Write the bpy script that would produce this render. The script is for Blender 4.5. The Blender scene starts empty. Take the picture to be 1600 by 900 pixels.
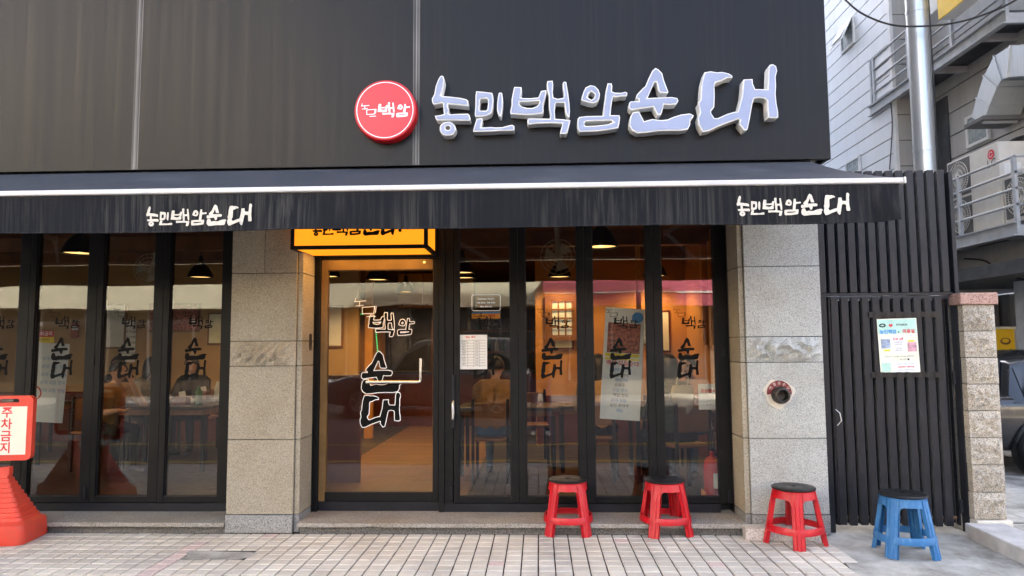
import bpy, bmesh, math, random
import numpy as np
from mathutils import Vector, Matrix
R = math.radians
random.seed(7)
SC = bpy.context.scene
COL = SC.collection

# ------------------------------------------------------------------ camera, sky, sun, exposure
CAM = Vector((0.0, -5.84, 1.5))
YAW, PITCH, ROLL, FPX = 0.0375, 0.082, 0.0065, 1110.0
fw = Vector((-math.sin(YAW) * math.cos(PITCH), math.cos(YAW) * math.cos(PITCH), math.sin(PITCH)))
rt0 = Vector((math.cos(YAW), math.sin(YAW), 0)); up0 = rt0.cross(fw)
rt = rt0 * math.cos(ROLL) - up0 * math.sin(ROLL)
up = rt0 * math.sin(ROLL) + up0 * math.cos(ROLL)
cd = bpy.data.cameras.new('camera'); cam = bpy.data.objects.new('camera', cd); COL.objects.link(cam)
cd.sensor_width = 36; cd.lens = 36 * FPX / 1600; cd.clip_end = 2000; cd.clip_start = 0.05
mw = Matrix.Identity(4)
for i in range(3):
    mw[i][0], mw[i][1], mw[i][2], mw[i][3] = rt[i], up[i], -fw[i], CAM[i]
cam.matrix_world = mw
SC.camera = cam

SUN_EL, SUN_AZ = R(35), R(38)          # the sun stands behind the restaurant, a little to the right
w = bpy.data.worlds.new('World'); SC.world = w; w.use_nodes = True
nt = w.node_tree; bg = nt.nodes['Background']
sky = nt.nodes.new('ShaderNodeTexSky'); sky.sky_type = 'NISHITA'; sky.sun_disc = False
sky.sun_elevation = SUN_EL; sky.sun_rotation = SUN_AZ
sky.air_density = 0.8; sky.dust_density = 7.0; sky.ozone_density = 0.0
nt.links.new(sky.outputs[0], bg.inputs[0]); bg.inputs[1].default_value = 0.15
sl = bpy.data.lights.new('sun', 'SUN'); sl.energy = 4.0; sl.angle = R(0.5); sl.color = (1, .96, .84)
so = bpy.data.objects.new('sun', sl); COL.objects.link(so)
sd = Vector((math.sin(SUN_AZ) * math.cos(SUN_EL), math.cos(SUN_AZ) * math.cos(SUN_EL), math.sin(SUN_EL)))
so.rotation_euler = sd.to_track_quat('Z', 'Y').to_euler(); so.location = (0, 0, 30)
vs = SC.view_settings
vs.view_transform = 'Standard'; vs.look = 'None'; vs.exposure = 3.25; vs.gamma = 1.0; vs.use_curve_mapping = False
SC.cycles.use_denoising = True
SC.cycles.max_bounces = 10; SC.cycles.transparent_max_bounces = 16
SC.cycles.sample_clamp_indirect = 6.0

# ------------------------------------------------------------------ measuring: photograph pixel -> point on a real plane
def ray(px, py):
    return fw + rt * ((px - 800) / FPX) + up * (-(py - 450) / FPX)
def at(px, py, Y):
    d = ray(px, py); return CAM + d * ((Y - CAM.y) / d.y)
def gnd(px, py, z=0.0):
    d = ray(px, py); return CAM + d * ((z - CAM.z) / d.z)
def onx(px, py, X):
    d = ray(px, py); return CAM + d * ((X - CAM.x) / d.x)
def lev(px, py, z):
    return gnd(px, py, z)
def proj(p):
    v = Vector(p) - CAM; k = v.dot(fw)
    return (800 + FPX * v.dot(rt) / k, 450 - FPX * v.dot(up) / k, k)

# ------------------------------------------------------------------ materials
MATS = {}
def nodes(name):
    m = bpy.data.materials.new(name); m.use_nodes = True; MATS[name] = m
    return m, m.node_tree, m.node_tree.nodes['Principled BSDF']
def lnk(t, a, b): t.links.new(a, b)
def coords(t, scale=(1, 1, 1), kind='Object'):
    c = t.nodes.new('ShaderNodeTexCoord'); mp = t.nodes.new('ShaderNodeMapping')
    mp.inputs['Scale'].default_value = scale; lnk(t, c.outputs[kind], mp.inputs[0]); return mp.outputs[0]
def noise(t, vec, scale, detail=4, rough=.55):
    n = t.nodes.new('ShaderNodeTexNoise'); n.inputs['Scale'].default_value = scale
    n.inputs['Detail'].default_value = detail; n.inputs['Roughness'].default_value = rough
    lnk(t, vec, n.inputs['Vector']); return n.outputs[0]
def ramp(t, fac, stops):
    r = t.nodes.new('ShaderNodeValToRGB'); cr = r.color_ramp
    while len(cr.elements) < len(stops): cr.elements.new(.5)
    for e, (p, c) in zip(cr.elements, stops):
        e.position = p; e.color = (c[0], c[1], c[2], 1) if not isinstance(c, (int, float)) else (c, c, c, 1)
    lnk(t, fac, r.inputs[0]); return r.outputs[0]
def mix(t, fac, a, b, mode='MIX'):
    n = t.nodes.new('ShaderNodeMix'); n.data_type = 'RGBA'; n.blend_type = mode
    for k, v in ((0, fac), (6, a), (7, b)):
        if hasattr(v, 'links'): lnk(t, v, n.inputs[k])
        else: n.inputs[k].default_value = v if isinstance(v, (int, float)) else (v[0], v[1], v[2], 1)
    return n.outputs[2]
def bump(t, b, h, strength=.3, dist=.01):
    n = t.nodes.new('ShaderNodeBump'); n.inputs['Strength'].default_value = strength
    n.inputs['Distance'].default_value = dist; lnk(t, h, n.inputs['Height']); lnk(t, n.outputs[0], b.inputs['Normal'])
def plain(name, c, rough=.55, metal=0.0, var=.12, vs_=6.0, bmp=.0, bs=60.0, coat=0.0, spec=.5):
    """one colour with soft uneven wear"""
    m, t, b = nodes(name)
    v = coords(t); n = noise(t, v, vs_, 5)
    lo = tuple(max(0, x * (1 - var)) for x in c); hi = tuple(min(1, x * (1 + var)) for x in c)
    lnk(t, ramp(t, n, [(.3, lo), (.7, hi)]), b.inputs['Base Color'])
    lnk(t, ramp(t, noise(t, v, vs_ * 2.3, 4), [(.3, max(.02, rough - .07)), (.7, min(1, rough + .07))]), b.inputs['Roughness'])
    b.inputs['Metallic'].default_value = metal; b.inputs['Coat Weight'].default_value = coat
    b.inputs['Specular IOR Level'].default_value = spec
    if bmp: bump(t, b, noise(t, v, bs, 4), bmp, .004)
    return m
def streaky(name, c, streak, amount, rough, sx=26.0, sz=1.2, metal=0.0, bmp=0.0, low=.45, high=.8, weave=0, spec=.5):
    """vertical run-off streaks"""
    m, t, b = nodes(name)
    s = noise(t, coords(t, (sx, sx, sz)), 1.0, 6, .65)
    big = noise(t, coords(t, (1.6, 1.6, .9)), 1.0, 3)
    f = ramp(t, s, [(low, 0.0), (high, 1.0)])
    g = t.nodes.new('ShaderNodeMath'); g.operation = 'MULTIPLY'; lnk(t, f, g.inputs[0]); lnk(t, ramp(t, big, [(.35, .1), (.65, 1.0)]), g.inputs[1])
    h = t.nodes.new('ShaderNodeMath'); h.operation = 'MULTIPLY'; lnk(t, g.outputs[0], h.inputs[0]); h.inputs[1].default_value = amount
    lnk(t, mix(t, h.outputs[0], c, streak), b.inputs['Base Color'])
    lnk(t, ramp(t, s, [(.3, rough - .06), (.75, min(1, rough + .12))]), b.inputs['Roughness'])
    b.inputs['Metallic'].default_value = metal; b.inputs['Specular IOR Level'].default_value = spec
    if bmp: bump(t, b, noise(t, coords(t, (90, 90, 90)), 1.0, 4), bmp, .003)
    return m
def granite(name, a, bcol, dark, scale=230.0, rough=.62, bmp=.25, stain=(.6, .5, .38), stain_amt=.35):
    m, t, b = nodes(name)
    v = coords(t)
    vo = t.nodes.new('ShaderNodeTexVoronoi'); vo.inputs['Scale'].default_value = scale; lnk(t, v, vo.inputs['Vector'])
    sp = t.nodes.new('ShaderNodeSeparateColor'); lnk(t, vo.outputs['Color'], sp.inputs[0])
    grain = ramp(t, sp.outputs[0], [(.0, dark), (.16, dark), (.24, a), (.62, a), (.72, bcol), (1, bcol)])
    n = noise(t, v, 2.2, 6, .6)
    st = ramp(t, n, [(.45, 0.0), (.75, stain_amt)])
    c = mix(t, st, grain, mix(t, 1.0, grain, stain, 'MULTIPLY'))
    oi = t.nodes.new('ShaderNodeObjectInfo')
    hv = t.nodes.new('ShaderNodeHueSaturation'); lnk(t, ramp(t, oi.outputs['Random'], [(0, .88), (1, 1.08)]), hv.inputs['Value']); lnk(t, c, hv.inputs['Color'])
    lnk(t, hv.outputs[0], b.inputs['Base Color']); b.inputs['Roughness'].default_value = rough
    bump(t, b, noise(t, v, 160, 3), bmp, .003)
    return m
def emit(name, c, s):
    m, t, b = nodes(name)
    b.inputs['Base Color'].default_value = (c[0], c[1], c[2], 1)
    b.inputs['Emission Color'].default_value = (c[0], c[1], c[2], 1); b.inputs['Emission Strength'].default_value = s
    return m
def glass(name, ior=1.9, tint=(.82, .84, .82), wav=0.0022):
    """flat window glass: clear with a Fresnel reflection, the pane very slightly wavy"""
    m = bpy.data.materials.new(name); m.use_nodes = True; MATS[name] = m
    t = m.node_tree; t.nodes.clear()
    o = t.nodes.new('ShaderNodeOutputMaterial'); mx = t.nodes.new('ShaderNodeMixShader')
    tr = t.nodes.new('ShaderNodeBsdfTransparent'); tr.inputs[0].default_value = (*tint, 1)
    gl = t.nodes.new('ShaderNodeBsdfGlossy'); gl.inputs['Roughness'].default_value = 0.0
    fr = t.nodes.new('ShaderNodeFresnel'); fr.inputs[0].default_value = ior
    bp = t.nodes.new('ShaderNodeBump'); bp.inputs['Strength'].default_value = 1.0; bp.inputs['Distance'].default_value = wav
    lnk(t, noise(t, coords(t, (1.3, 1.3, 1.3)), 1.0, 1), bp.inputs['Height']); lnk(t, bp.outputs[0], gl.inputs['Normal'])
    ge = t.nodes.new('ShaderNodeNewGeometry'); fm = t.nodes.new('ShaderNodeMath'); fm.operation = 'SUBTRACT'; fm.inputs[0].default_value = 1.0; lnk(t, ge.outputs['Backfacing'], fm.inputs[1])
    ff = t.nodes.new('ShaderNodeMath'); ff.operation = 'MULTIPLY'; lnk(t, fr.outputs[0], ff.inputs[0]); lnk(t, fm.outputs[0], ff.inputs[1])
    lnk(t, ff.outputs[0], mx.inputs[0]); lnk(t, tr.outputs[0], mx.inputs[1]); lnk(t, gl.outputs[0], mx.inputs[2])
    lnk(t, mx.outputs[0], o.inputs[0]); return m
def pavers():
    m, t, b = nodes('paving_tile')
    v = coords(t, kind='Generated'); ge = t.nodes.new('ShaderNodeNewGeometry')
    at_ = t.nodes.new('ShaderNodeTexCoord')
    pos = ge.outputs['Position']
    isl = ge.outputs['Random Per Island']; oi = t.nodes.new('ShaderNodeObjectInfo')
    ad = t.nodes.new('ShaderNodeMath'); ad.operation = 'ADD'; lnk(t, isl, ad.inputs[0]); lnk(t, oi.outputs['Random'], ad.inputs[1])
    fr = t.nodes.new('ShaderNodeMath'); fr.operation = 'FRACT'; lnk(t, ad.outputs[0], fr.inputs[0])
    base = ramp(t, fr.outputs[0], [(0, (.55, .505, .42)), (.15, (.62, .575, .485)), (.8, (.66, .615, .525)), (1, (.71, .665, .57))])
    dirt = ramp(t, noise(t, pos, 1.7, 6, .65), [(.40, 0.0), (.75, .5)])
    c = mix(t, dirt, base, (.33, .275, .22))
    sp = ramp(t, noise(t, pos, 220, 2), [(.42, .82), (.6, 1.05)])
    c = mix(t, 1.0, c, sp, 'MULTIPLY')
    c = mix(t, ramp(t, noise(t, pos, 21, 2, .4), [(.70, 0.0), (.76, .45)]), c, (.12, .11, .10))
    c = mix(t, ramp(t, noise(t, pos, .9, 3, .6), [(.42, 0.0), (.7, .35)]), c, (.25, .23, .205))
    lnk(t, c, b.inputs['Base Color'])
    lnk(t, ramp(t, noise(t, pos, 9, 4), [(.3, .5), (.7, .8)]), b.inputs['Roughness'])
    bump(t, b, noise(t, pos, 140, 4), .3, .003)
    return m
def woodfloor(name, c1, c2):
    m, t, b = nodes(name)
    br = t.nodes.new('ShaderNodeTexBrick'); br.inputs['Scale'].default_value = 1.0
    br.inputs['Brick Width'].default_value = .9; br.inputs['Row Height'].default_value = .12; br.inputs['Mortar Size'].default_value = .003
    br.inputs['Color1'].default_value = (*c1, 1); br.inputs['Color2'].default_value = (*c2, 1); br.inputs['Mortar'].default_value = (.03, .02, .01, 1)
    lnk(t, coords(t), br.inputs['Vector'])
    g = noise(t, coords(t, (3, 40, 3)), 1.0, 5)
    lnk(t, mix(t, ramp(t, g, [(.35, 0.0), (.7, .5)]), br.outputs[0], (.1, .05, .02)), b.inputs['Base Color'])
    b.inputs['Roughness'].default_value = .38
    return m

def scuffed(name, c, worn, rough, amt=.4):
    m, t, b = nodes(name); v = coords(t)
    f = ramp(t, noise(t, coords(t, (9, 9, 3)), 3.0, 9, .72), [(.52, 0.0), (.72, amt)])
    d = ramp(t, noise(t, v, 5, 5), [(.45, 0.0), (.75, .3)])
    lnk(t, mix(t, d, mix(t, f, c, worn), tuple(x * .62 for x in c)), b.inputs['Base Color'])
    lnk(t, ramp(t, noise(t, v, 14, 6), [(.3, rough - .08), (.7, rough + .18)]), b.inputs['Roughness'])
    bump(t, b, noise(t, v, 60, 3), .06, .003); return m
def material_set():
    plain('black_frame', (.006, .006, .0065), .45, .0, .3, 5, .05, 120, spec=.2)
    plain('black_metal', (.011, .012, .016), .42, .0, .35, 4, .08, 90, spec=.28)
    streaky('seam', (.014, .014, .015), (.42, .41, .39), .75, .45, 95, .25, low=.40, high=.66, spec=.3)
    streaky('seam_lip', (.10, .10, .10), (.42, .41, .39), .8, .45, 60, .5, low=.4, high=.7)
    plain('dark_gap', (.008, .008, .009), .8)
    streaky('fascia', (.008, .008, .009), (.10, .10, .095), .11, .36, 30, .35, .0, low=.5, high=.85, spec=.2)
    streaky('awning_top', (.038, .041, .049), (.10, .105, .12), .5, .75, 3, 3, bmp=.12, spec=.2)
    streaky('valance', (.011, .012, .015), (.15, .145, .13), .5, .85, 46, .9, bmp=.12, low=.46, high=.82, spec=.1)
    plain('valance_print', (.56, .53, .46), .8, 0, .12, 40)
    plain('white_bar', (.50, .50, .50), .35, 0, .08, 4)
    plain('alu', (.6, .6, .6), .35, .7, .1)
    plain('letter_shell', (.68, .675, .65), .5, 0, .1, 9)
    plain('letter_face', (.235, .275, .40), .4, 0, .07, 3)
    plain('red_disc', (.50, .012, .026), .38, 0, .06, 3)
    plain('red_disc_side', (.42, .006, .012), .4, 0, .06, 3)
    plain('print_white', (.85, .85, .85), .6, 0, .04)
    plain('print_black', (.008, .008, .008), .8, 0, .1, spec=.08)
    plain('floor_dark', (.045, .038, .033), .4, 0, .3, 5)
    plain('print_red', (.62, .03, .04), .6)
    plain('print_blue', (.05, .25, .6), .6)
    granite('granite_grey', (.35, .362, .342), (.47, .485, .462), (.165, .172, .160), 300, stain_amt=.45)
    granite('granite_beige', (.295, .262, .200), (.395, .355, .276), (.145, .124, .090), 300, stain_amt=.45)
    granite('granite_base', (.21, .21, .205), (.30, .30, .29), (.09, .09, .087), 210)
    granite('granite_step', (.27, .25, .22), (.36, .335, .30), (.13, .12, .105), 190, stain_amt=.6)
    granite('split_stone', (.36, .325, .265), (.47, .435, .365), (.19, .165, .13), 170, .85, .9)
    granite('cap_stone', (.40, .24, .19), (.48, .31, .26), (.2, .11, .09), 150, .75, .5)
    granite('slab_stone', (.50, .46, .41), (.62, .58, .53), (.33, .28, .22), 150, .8, .4)
    pavers()
    plain('tile_pink', (.54, .43, .385), .7, 0, .15, 30, .2, 140)
    plain('mortar', (.022, .020, .018), .9, 0, .3, 20, .3, 120)
    m, t, b = nodes('concrete'); v = coords(t)
    c = ramp(t, noise(t, v, 2.4, 8, .68), [(.34, (.17, .162, .140)), (.48, (.32, .312, .275)), (.62, (.46, .448, .405))])
    c = mix(t, ramp(t, noise(t, v, 17, 5, .7), [(.55, 0.0), (.75, .5)]), c, (.17, .16, .145)); lnk(t, c, b.inputs['Base Color'])
    b.inputs['Roughness'].default_value = .85; bump(t, b, noise(t, v, 45, 8, .7), .5, .008)
    plain('asphalt', (.062, .062, .065), .85, 0, .3, 9, .6, 160)
    plain('road_yellow', (.62, .40, .06), .7, 0, .2, 12)
    plain('kerb_stone', (.42, .41, .40), .8, 0, .2, 8, .3, 90)
    scuffed('stool_red', (.47, .003, .010), (.45, .05, .05), .38)
    scuffed('stool_blue', (.020, .135, .33), (.13, .29, .46), .5, .7)
    plain('stool_seat', (.010, .010, .011), .4, 0, .3, 10, .06, 90, spec=.3)
    m, t, b = nodes('stand_red'); v = coords(t)
    c = mix(t, ramp(t, noise(t, v, 7, 7, .7), [(.45, 0.0), (.8, .6)]), (.62, .052, .028), (.38, .08, .055)); lnk(t, c, b.inputs['Base Color']); b.inputs['Roughness'].default_value = .55
    bump(t, b, noise(t, v, 30, 5), .15, .006)
    plain('stand_panel', (.76, .70, .58), .7, 0, .06, 6)
    m = emit('lightbox', (1.0, .31, .010), .125)
    plain('tan_lit_metal', (.19, .115, .045), .35, .4, .2, 5)
    plain('chrome', (.72, .70, .66), .12, 1.0, .05)
    glass('window_glass', 1.92, (.78, .79, .77))
    glass('door_glass', 1.75, (.86, .86, .82))
    plain('inner_wall', (.50, .23, .06), .7, 0, .12, 2)
    plain('inner_wall_cream', (.42, .26, .105), .7, 0, .1, 2)
    plain('inner_ceiling', (.13, .05, .022), .8, 0, .25, 2)
    woodfloor('floor_wood', (.30, .16, .06), (.20, .10, .035))
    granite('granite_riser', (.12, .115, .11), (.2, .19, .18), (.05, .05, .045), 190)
    plain('maroon_wood', (.11, .022, .012), .4, 0, .25, 4)
    plain('brown_wood', (.20, .085, .03), .45, 0, .3, 5)
    plain('cabinet_wood', (.62, .28, .05), .5, 0, .12, 4)
    plain('steel_kitchen', (.10, .095, .09), .35, .5, .2)
    plain('table_top', (.035, .028, .024), .3, 0, .3, 5)
    plain('lamp_black', (.015, .014, .013), .45, 0, .2)
    emit('lamp_glow', (1.0, .62, .22), 1.5)
    emit('lamp_soft', (1.0, .58, .20), .35)
    emit('frosted', (.55, .62, .58), .03)
    plain('fan_white', (.5, .47, .40), .5)
    plain('bottle_green', (.02, .12, .04), .15, 0, .2)
    plain('bottle_white', (.6, .6, .55), .3)
    emit('led_green', (.05, .9, .25), .3)
    plain('paper', (.74, .74, .72), .85, 0, .04, 8)
    plain('paper_cream', (.74, .76, .60), .8, 0, .1, 12)
    plain('mint', (.45, .68, .58), .8, 0, .1, 10)
    plain('photo_pink', (.55, .30, .36), .7, 0, .6, 22)
    plain('photo_meat', (.34, .09, .05), .6, 0, .8, 40)
    plain('photo_blue', (.30, .36, .48), .6, 0, .6, 20)
    plain('sticker_orange', (.85, .33, .02), .6)
    plain('sticker_yellow', (.80, .62, .02), .6)
    plain('tape_black', (.009, .009, .010), .35, 0, .4, 30, spec=.25)
    # clad wall
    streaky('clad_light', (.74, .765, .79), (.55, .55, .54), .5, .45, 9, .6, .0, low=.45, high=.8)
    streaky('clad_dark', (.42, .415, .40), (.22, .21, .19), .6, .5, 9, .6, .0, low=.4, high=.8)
    streaky('galvanised', (.52, .545, .56), (.36, .38, .39), .6, .35, 20, 1.0, .75)
    plain('steel_grey', (.40, .42, .44), .5, .2, .15, 6)
    plain('steel_dark', (.06, .062, .068), .6, .2, .3, 5)
    plain('ac_cream', (.62, .60, .55), .5, 0, .08, 5)
    plain('ac_dark', (.10, .10, .10), .6)
    plain('pvc_white', (.72, .73, .72), .45, 0, .06)
    plain('sign_yellow', (.85, .55, .01), .5, 0, .05)
    plain('hose_black', (.015, .015, .015), .6)
    glass('pane_grey', 1.7, (.35, .42, .42)); plain('pane_back', (.25, .30, .31), .25)
    plain('car_black', (.012, .013, .015), .22, .0, .1, 3, coat=.6)
    plain('car_silver', (.13, .13, .135), .3, .3, .06, 3, coat=.5)
    plain('car_glass', (.015, .018, .020), .06, 0, .1, spec=.8)
    plain('tyre', (.018, .018, .018), .85)
    plain('rim', (.45, .45, .46), .3, .8, .05)
    plain('headlight', (.7, .72, .74), .1, 0, .05); plain('taillight', (.5, .01, .01), .2)
    plain('opp_cream', (.42, .395, .30), .8, 0, .06, 2)
    plain('opp_upper', (.66, .60, .52), .85, 0, .12, .6)
    plain('slat_edge', (.055, .058, .066), .6, 0, .5, 9)
    plain('opp_wall', (.40, .35, .29), .85, 0, .15, 1.5)
    plain('opp_pier', (.14, .115, .09), .8, 0, .2)
    plain('opp_dark', (.05, .05, .052), .4, 0, .3)
    plain("pink_fabric", (.27, .05, .085), .8, 0, .08)
    plain('wall_upper', (.25, .25, .25), .7, 0, .12)
    plain('skin', (.52, .29, .18), .55, 0, .06); plain('hair', (.012, .009, .008), .45, 0, .3, 60, .4, 200)
    for n, c in (('tan', (.38, .21, .075)), ('black_cloth', (.012, .012, .013)), ('mustard', (.46, .24, .045)), ('navy', (.02, .03, .06)), ('green_dark', (.02, .05, .045)),
                 ('pink_cloth', (.55, .28, .24)), ('jeans', (.10, .17, .30)), ('grey_cloth', (.16, .16, .17)), ('shoe', (.7, .68, .64))):
        plain('cloth_' + n, c, .85, 0, .2, 14, .25, 120, spec=.2)
    plain('mouth', (.35, .08, .07), .5); plain('tote', (.62, .60, .5), .85, 0, .1)
    plain('hydrant_red', (.16, .022, .024), .5, .2, .3, 20); plain('plaster', (.58, .54, .46), .9, 0, .12, 30, .4, 90)
    plain('brass_dark', (.05, .042, .035), .45, .6, .4, 20); plain('rust', (.22, .13, .08), .8, .2, .4, 14)
material_set()

# ------------------------------------------------------------------ mesh building
ORG = {}
def tag(o, label=None, cat=None, group=None, kind=None):
    if label: o['label'] = label
    if cat: o['category'] = cat
    if group: o['group'] = group
    if kind: o['kind'] = kind
    return o
def thing(name, label, cat, loc=(0, 0, 0), group=None):
    o = bpy.data.objects.new(name, None); COL.objects.link(o)
    o.location = loc; o.empty_display_size = .1; ORG[o] = Vector(loc)
    return tag(o, label, cat, group)
def copy_tree(o, parent=None):
    c = o.copy(); COL.objects.link(c); c.parent = parent
    ORG[c] = ORG.get(o, Vector())
    for ch in list(o.children): copy_tree(ch, c)
    return c
def child(o, mesh_obj_name, parent):
    """another instance of the mesh of o under parent (shares data)"""
    c = bpy.data.objects.new(mesh_obj_name, o.data); COL.objects.link(c); c.parent = parent; return c
def finish(name, me, mats, parent=None, bevel=0, smooth=False, seg=2):
    for m in (mats if isinstance(mats, (list, tuple)) else [mats]): me.materials.append(MATS[m])
    o = bpy.data.objects.new(name, me); COL.objects.link(o)
    base = ORG.get(parent, Vector()) if parent else Vector()
    if base.length: me.transform(Matrix.Translation(-base))
    ORG[o] = base
    if parent: o.parent = parent
    if smooth:
        me.polygons.foreach_set('use_smooth', [True] * len(me.polygons))
        if smooth != 'all': me.set_sharp_from_angle(angle=R(38))
    if bevel:
        b = o.modifiers.new('bevel', 'BEVEL'); b.width = bevel; b.segments = seg; b.limit_method = 'ANGLE'; b.angle_limit = R(40)
    return o
class MB:
    def __init__(s): s.v = []; s.f = []; s.mi = []
    def add(s, v, f, mi=0):
        n = len(s.v); s.v += [tuple(p) for p in v]; s.f += [tuple(i + n for i in q) for q in f]; s.mi += [mi] * len(f); return s
    def box(s, x0, x1, y0, y1, z0, z1, mi=0):
        x0, x1 = sorted((x0, x1)); y0, y1 = sorted((y0, y1)); z0, z1 = sorted((z0, z1))
        v = [(x, y, z) for z in (z0, z1) for y in (y0, y1) for x in (x0, x1)]
        return s.add(v, [(0, 2, 3, 1), (4, 5, 7, 6), (0, 1, 5, 4), (2, 6, 7, 3), (0, 4, 6, 2), (1, 3, 7, 5)], mi)
    def hexa(s, b4, t4, mi=0):
        """eight corners: bottom loop and top loop"""
        return s.add(list(b4) + list(t4), [(3, 2, 1, 0), (4, 5, 6, 7), (0, 1, 5, 4), (1, 2, 6, 5), (2, 3, 7, 6), (3, 0, 4, 7)], mi)
    def bar(s, a, b, wx, wy, mi=0, upv=(0, 0, 1)):
        a = Vector(a); b = Vector(b); d = (b - a).normalized(); u = Vector(upv)
        if abs(d.dot(u)) > .98: u = Vector((0, 1, 0))
        e = d.cross(u).normalized(); g = e.cross(d).normalized()
        q = [e * (sx * wx / 2) + g * (sy * wy / 2) for sx, sy in ((-1, -1), (1, -1), (1, 1), (-1, 1))]
        return s.hexa([a + k for k in q], [b + k for k in q], mi)
    def ring(s, c, ax, r, n, e=None):
        c = Vector(c); ax = Vector(ax).normalized(); u = Vector((0, 0, 1)) if abs(ax.z) < .9 else Vector((1, 0, 0))
        e = ax.cross(u).normalized(); g = ax.cross(e).normalized()
        return [c + e * (math.cos(2 * math.pi * i / n) * r) + g * (math.sin(2 * math.pi * i / n) * r) for i in range(n)]
    def cyl(s, a, b, r0, r1=None, n=16, mi=0, caps=True):
        r1 = r0 if r1 is None else r1; d = Vector(b) - Vector(a)
        v = s.ring(a, d, r0, n) + s.ring(b, d, r1, n)
        f = [(i, (i + 1) % n, n + (i + 1) % n, n + i) for i in range(n)]
        if caps: f += [tuple(reversed(range(n))), tuple(range(n, 2 * n))]
        return s.add(v, f, mi)
    def tube(s, pts, r, n=8, mi=0):
        pts = [Vector(p) for p in pts]; v = []; f = []
        e = None
        for i, p in enumerate(pts):
            d = (pts[min(i + 1, len(pts) - 1)] - pts[max(i - 1, 0)]).normalized()
            if e is None:
                u = Vector((0, 0, 1)) if abs(d.z) < .9 else Vector((1, 0, 0)); e = d.cross(u).normalized()
            else:
                e = (e - d * e.dot(d)).normalized()
            g = d.cross(e); rr = r[i] if isinstance(r, (list, tuple)) else r
            v += [p + e * (math.cos(2 * math.pi * k / n) * rr) + g * (math.sin(2 * math.pi * k / n) * rr) for k in range(n)]
        for i in range(len(pts) - 1):
            for k in range(n): f.append((i * n + k, i * n + (k + 1) % n, (i + 1) * n + (k + 1) % n, (i + 1) * n + k))
        f += [tuple(reversed(range(n))), tuple(range((len(pts) - 1) * n, len(pts) * n))]
        return s.add(v, f, mi)
    def lathe(s, prof, c=(0, 0, 0), n=32, mi=0, axis='z', close=False):
        v = []; f = []; c = Vector(c)
        for r, h in prof:
            for k in range(n):
                a = 2 * math.pi * k / n; x, y = math.cos(a) * r, math.sin(a) * r
                v.append(c + (Vector((x, y, h)) if axis == 'z' else Vector((x, h, y)) if axis == 'y' else Vector((h, x, y))))
        m = len(prof)
        for i in range(m - 1 if not close else m):
            j = (i + 1) % m
            for k in range(n): f.append((i * n + k, i * n + (k + 1) % n, j * n + (k + 1) % n, j * n + k))
        return s.add(v, f, mi)
    def sphere(s, c, r, n=12, mi=0, sc=(1, 1, 1)):
        c = Vector(c); m = n // 2; v = []; f = []
        for i in range(m + 1):
            a = math.pi * i / m
            for k in range(n):
                b = 2 * math.pi * k / n
                v.append(c + Vector((math.sin(a) * math.cos(b) * r * sc[0], math.sin(a) * math.sin(b) * r * sc[1], math.cos(a) * r * sc[2])))
        for i in range(m):
            for k in range(n): f.append((i * n + k, (i + 1) * n + k, (i + 1) * n + (k + 1) % n, i * n + (k + 1) % n))
        return s.add(v, f, mi)
    def prism(s, poly, axis, a, b, mi=0):
        """2D polygon (convex or simple) swept along one axis; axis 'x': (y,z), 'y': (x,z), 'z': (x,y)"""
        def P(p, t): return (t, p[0], p[1]) if axis == 'x' else (p[0], t, p[1]) if axis == 'y' else (p[0], p[1], t)
        n = len(poly); v = [P(p, a) for p in poly] + [P(p, b) for p in poly]
        return s.add(v, [(i, (i + 1) % n, n + (i + 1) % n, n + i) for i in range(n)] + [tuple(reversed(range(n))), tuple(range(n, 2 * n))], mi)
    def quad(s, a, b, c, d, mi=0): return s.add([a, b, c, d], [(0, 1, 2, 3)], mi)
    def mesh(s, name):
        me = bpy.data.meshes.new(name); me.from_pydata([tuple(p) for p in s.v], [], s.f)
        me.polygons.foreach_set('material_index', s.mi); me.update()
        bm = bmesh.new(); bm.from_mesh(me); bmesh.ops.recalc_face_normals(bm, faces=bm.faces); bm.to_mesh(me); bm.free()
        return me
    def build(s, name, mats, parent=None, bevel=0, smooth=False, seg=2):
        return finish(name, s.mesh(name), mats, parent, bevel, smooth, seg)
def B(name, mat_, parent, x0, x1, y0, y1, z0, z1, bevel=0, seg=2):
    return MB().box(x0, x1, y0, y1, z0, z1).build(name, mat_, parent, bevel, False, seg)
def structure(o): o['kind'] = 'structure'; return o

# flat shapes through 2D curves: outlines with holes, and lettering
def curve_geo(cu):
    o = bpy.data.objects.new('tmp', cu)
    me = bpy.data.meshes.new_from_object(o)
    v = [tuple(p.co) for p in me.vertices]; f = [tuple(p.vertices) for p in me.polygons]
    bpy.data.objects.remove(o); bpy.data.meshes.remove(me); bpy.data.curves.remove(cu)
    return v, f
def outline(contours, ext=0.0, off=0.0):
    cu = bpy.data.curves.new('o', 'CURVE'); cu.dimensions = '2D'; cu.fill_mode = 'BOTH'; cu.extrude = ext; cu.offset = off
    for c in contours:
        sp = cu.splines.new('POLY'); sp.points.add(len(c) - 1); sp.use_cyclic_u = True
        for p, q in zip(sp.points, c): p.co = (q[0], q[1], 0, 1)
    return curve_geo(cu)
_CH = {}
def _char(ch, bold):
    if (ch, bold) not in _CH:
        cu = bpy.data.curves.new('t', 'FONT'); cu.body = ch; cu.size = 1.0; cu.offset = bold; cu.align_y = 'CENTER'; cu.resolution_u = 2
        g = curve_geo(cu); xs = [p[0] for p in g[0]] or [0, .3]
        _CH[(ch, bold)] = (g, .92 if ord(ch) > 0x2000 else max(xs) + .06 if ch != ' ' else .3)
    return _CH[(ch, bold)]
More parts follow.
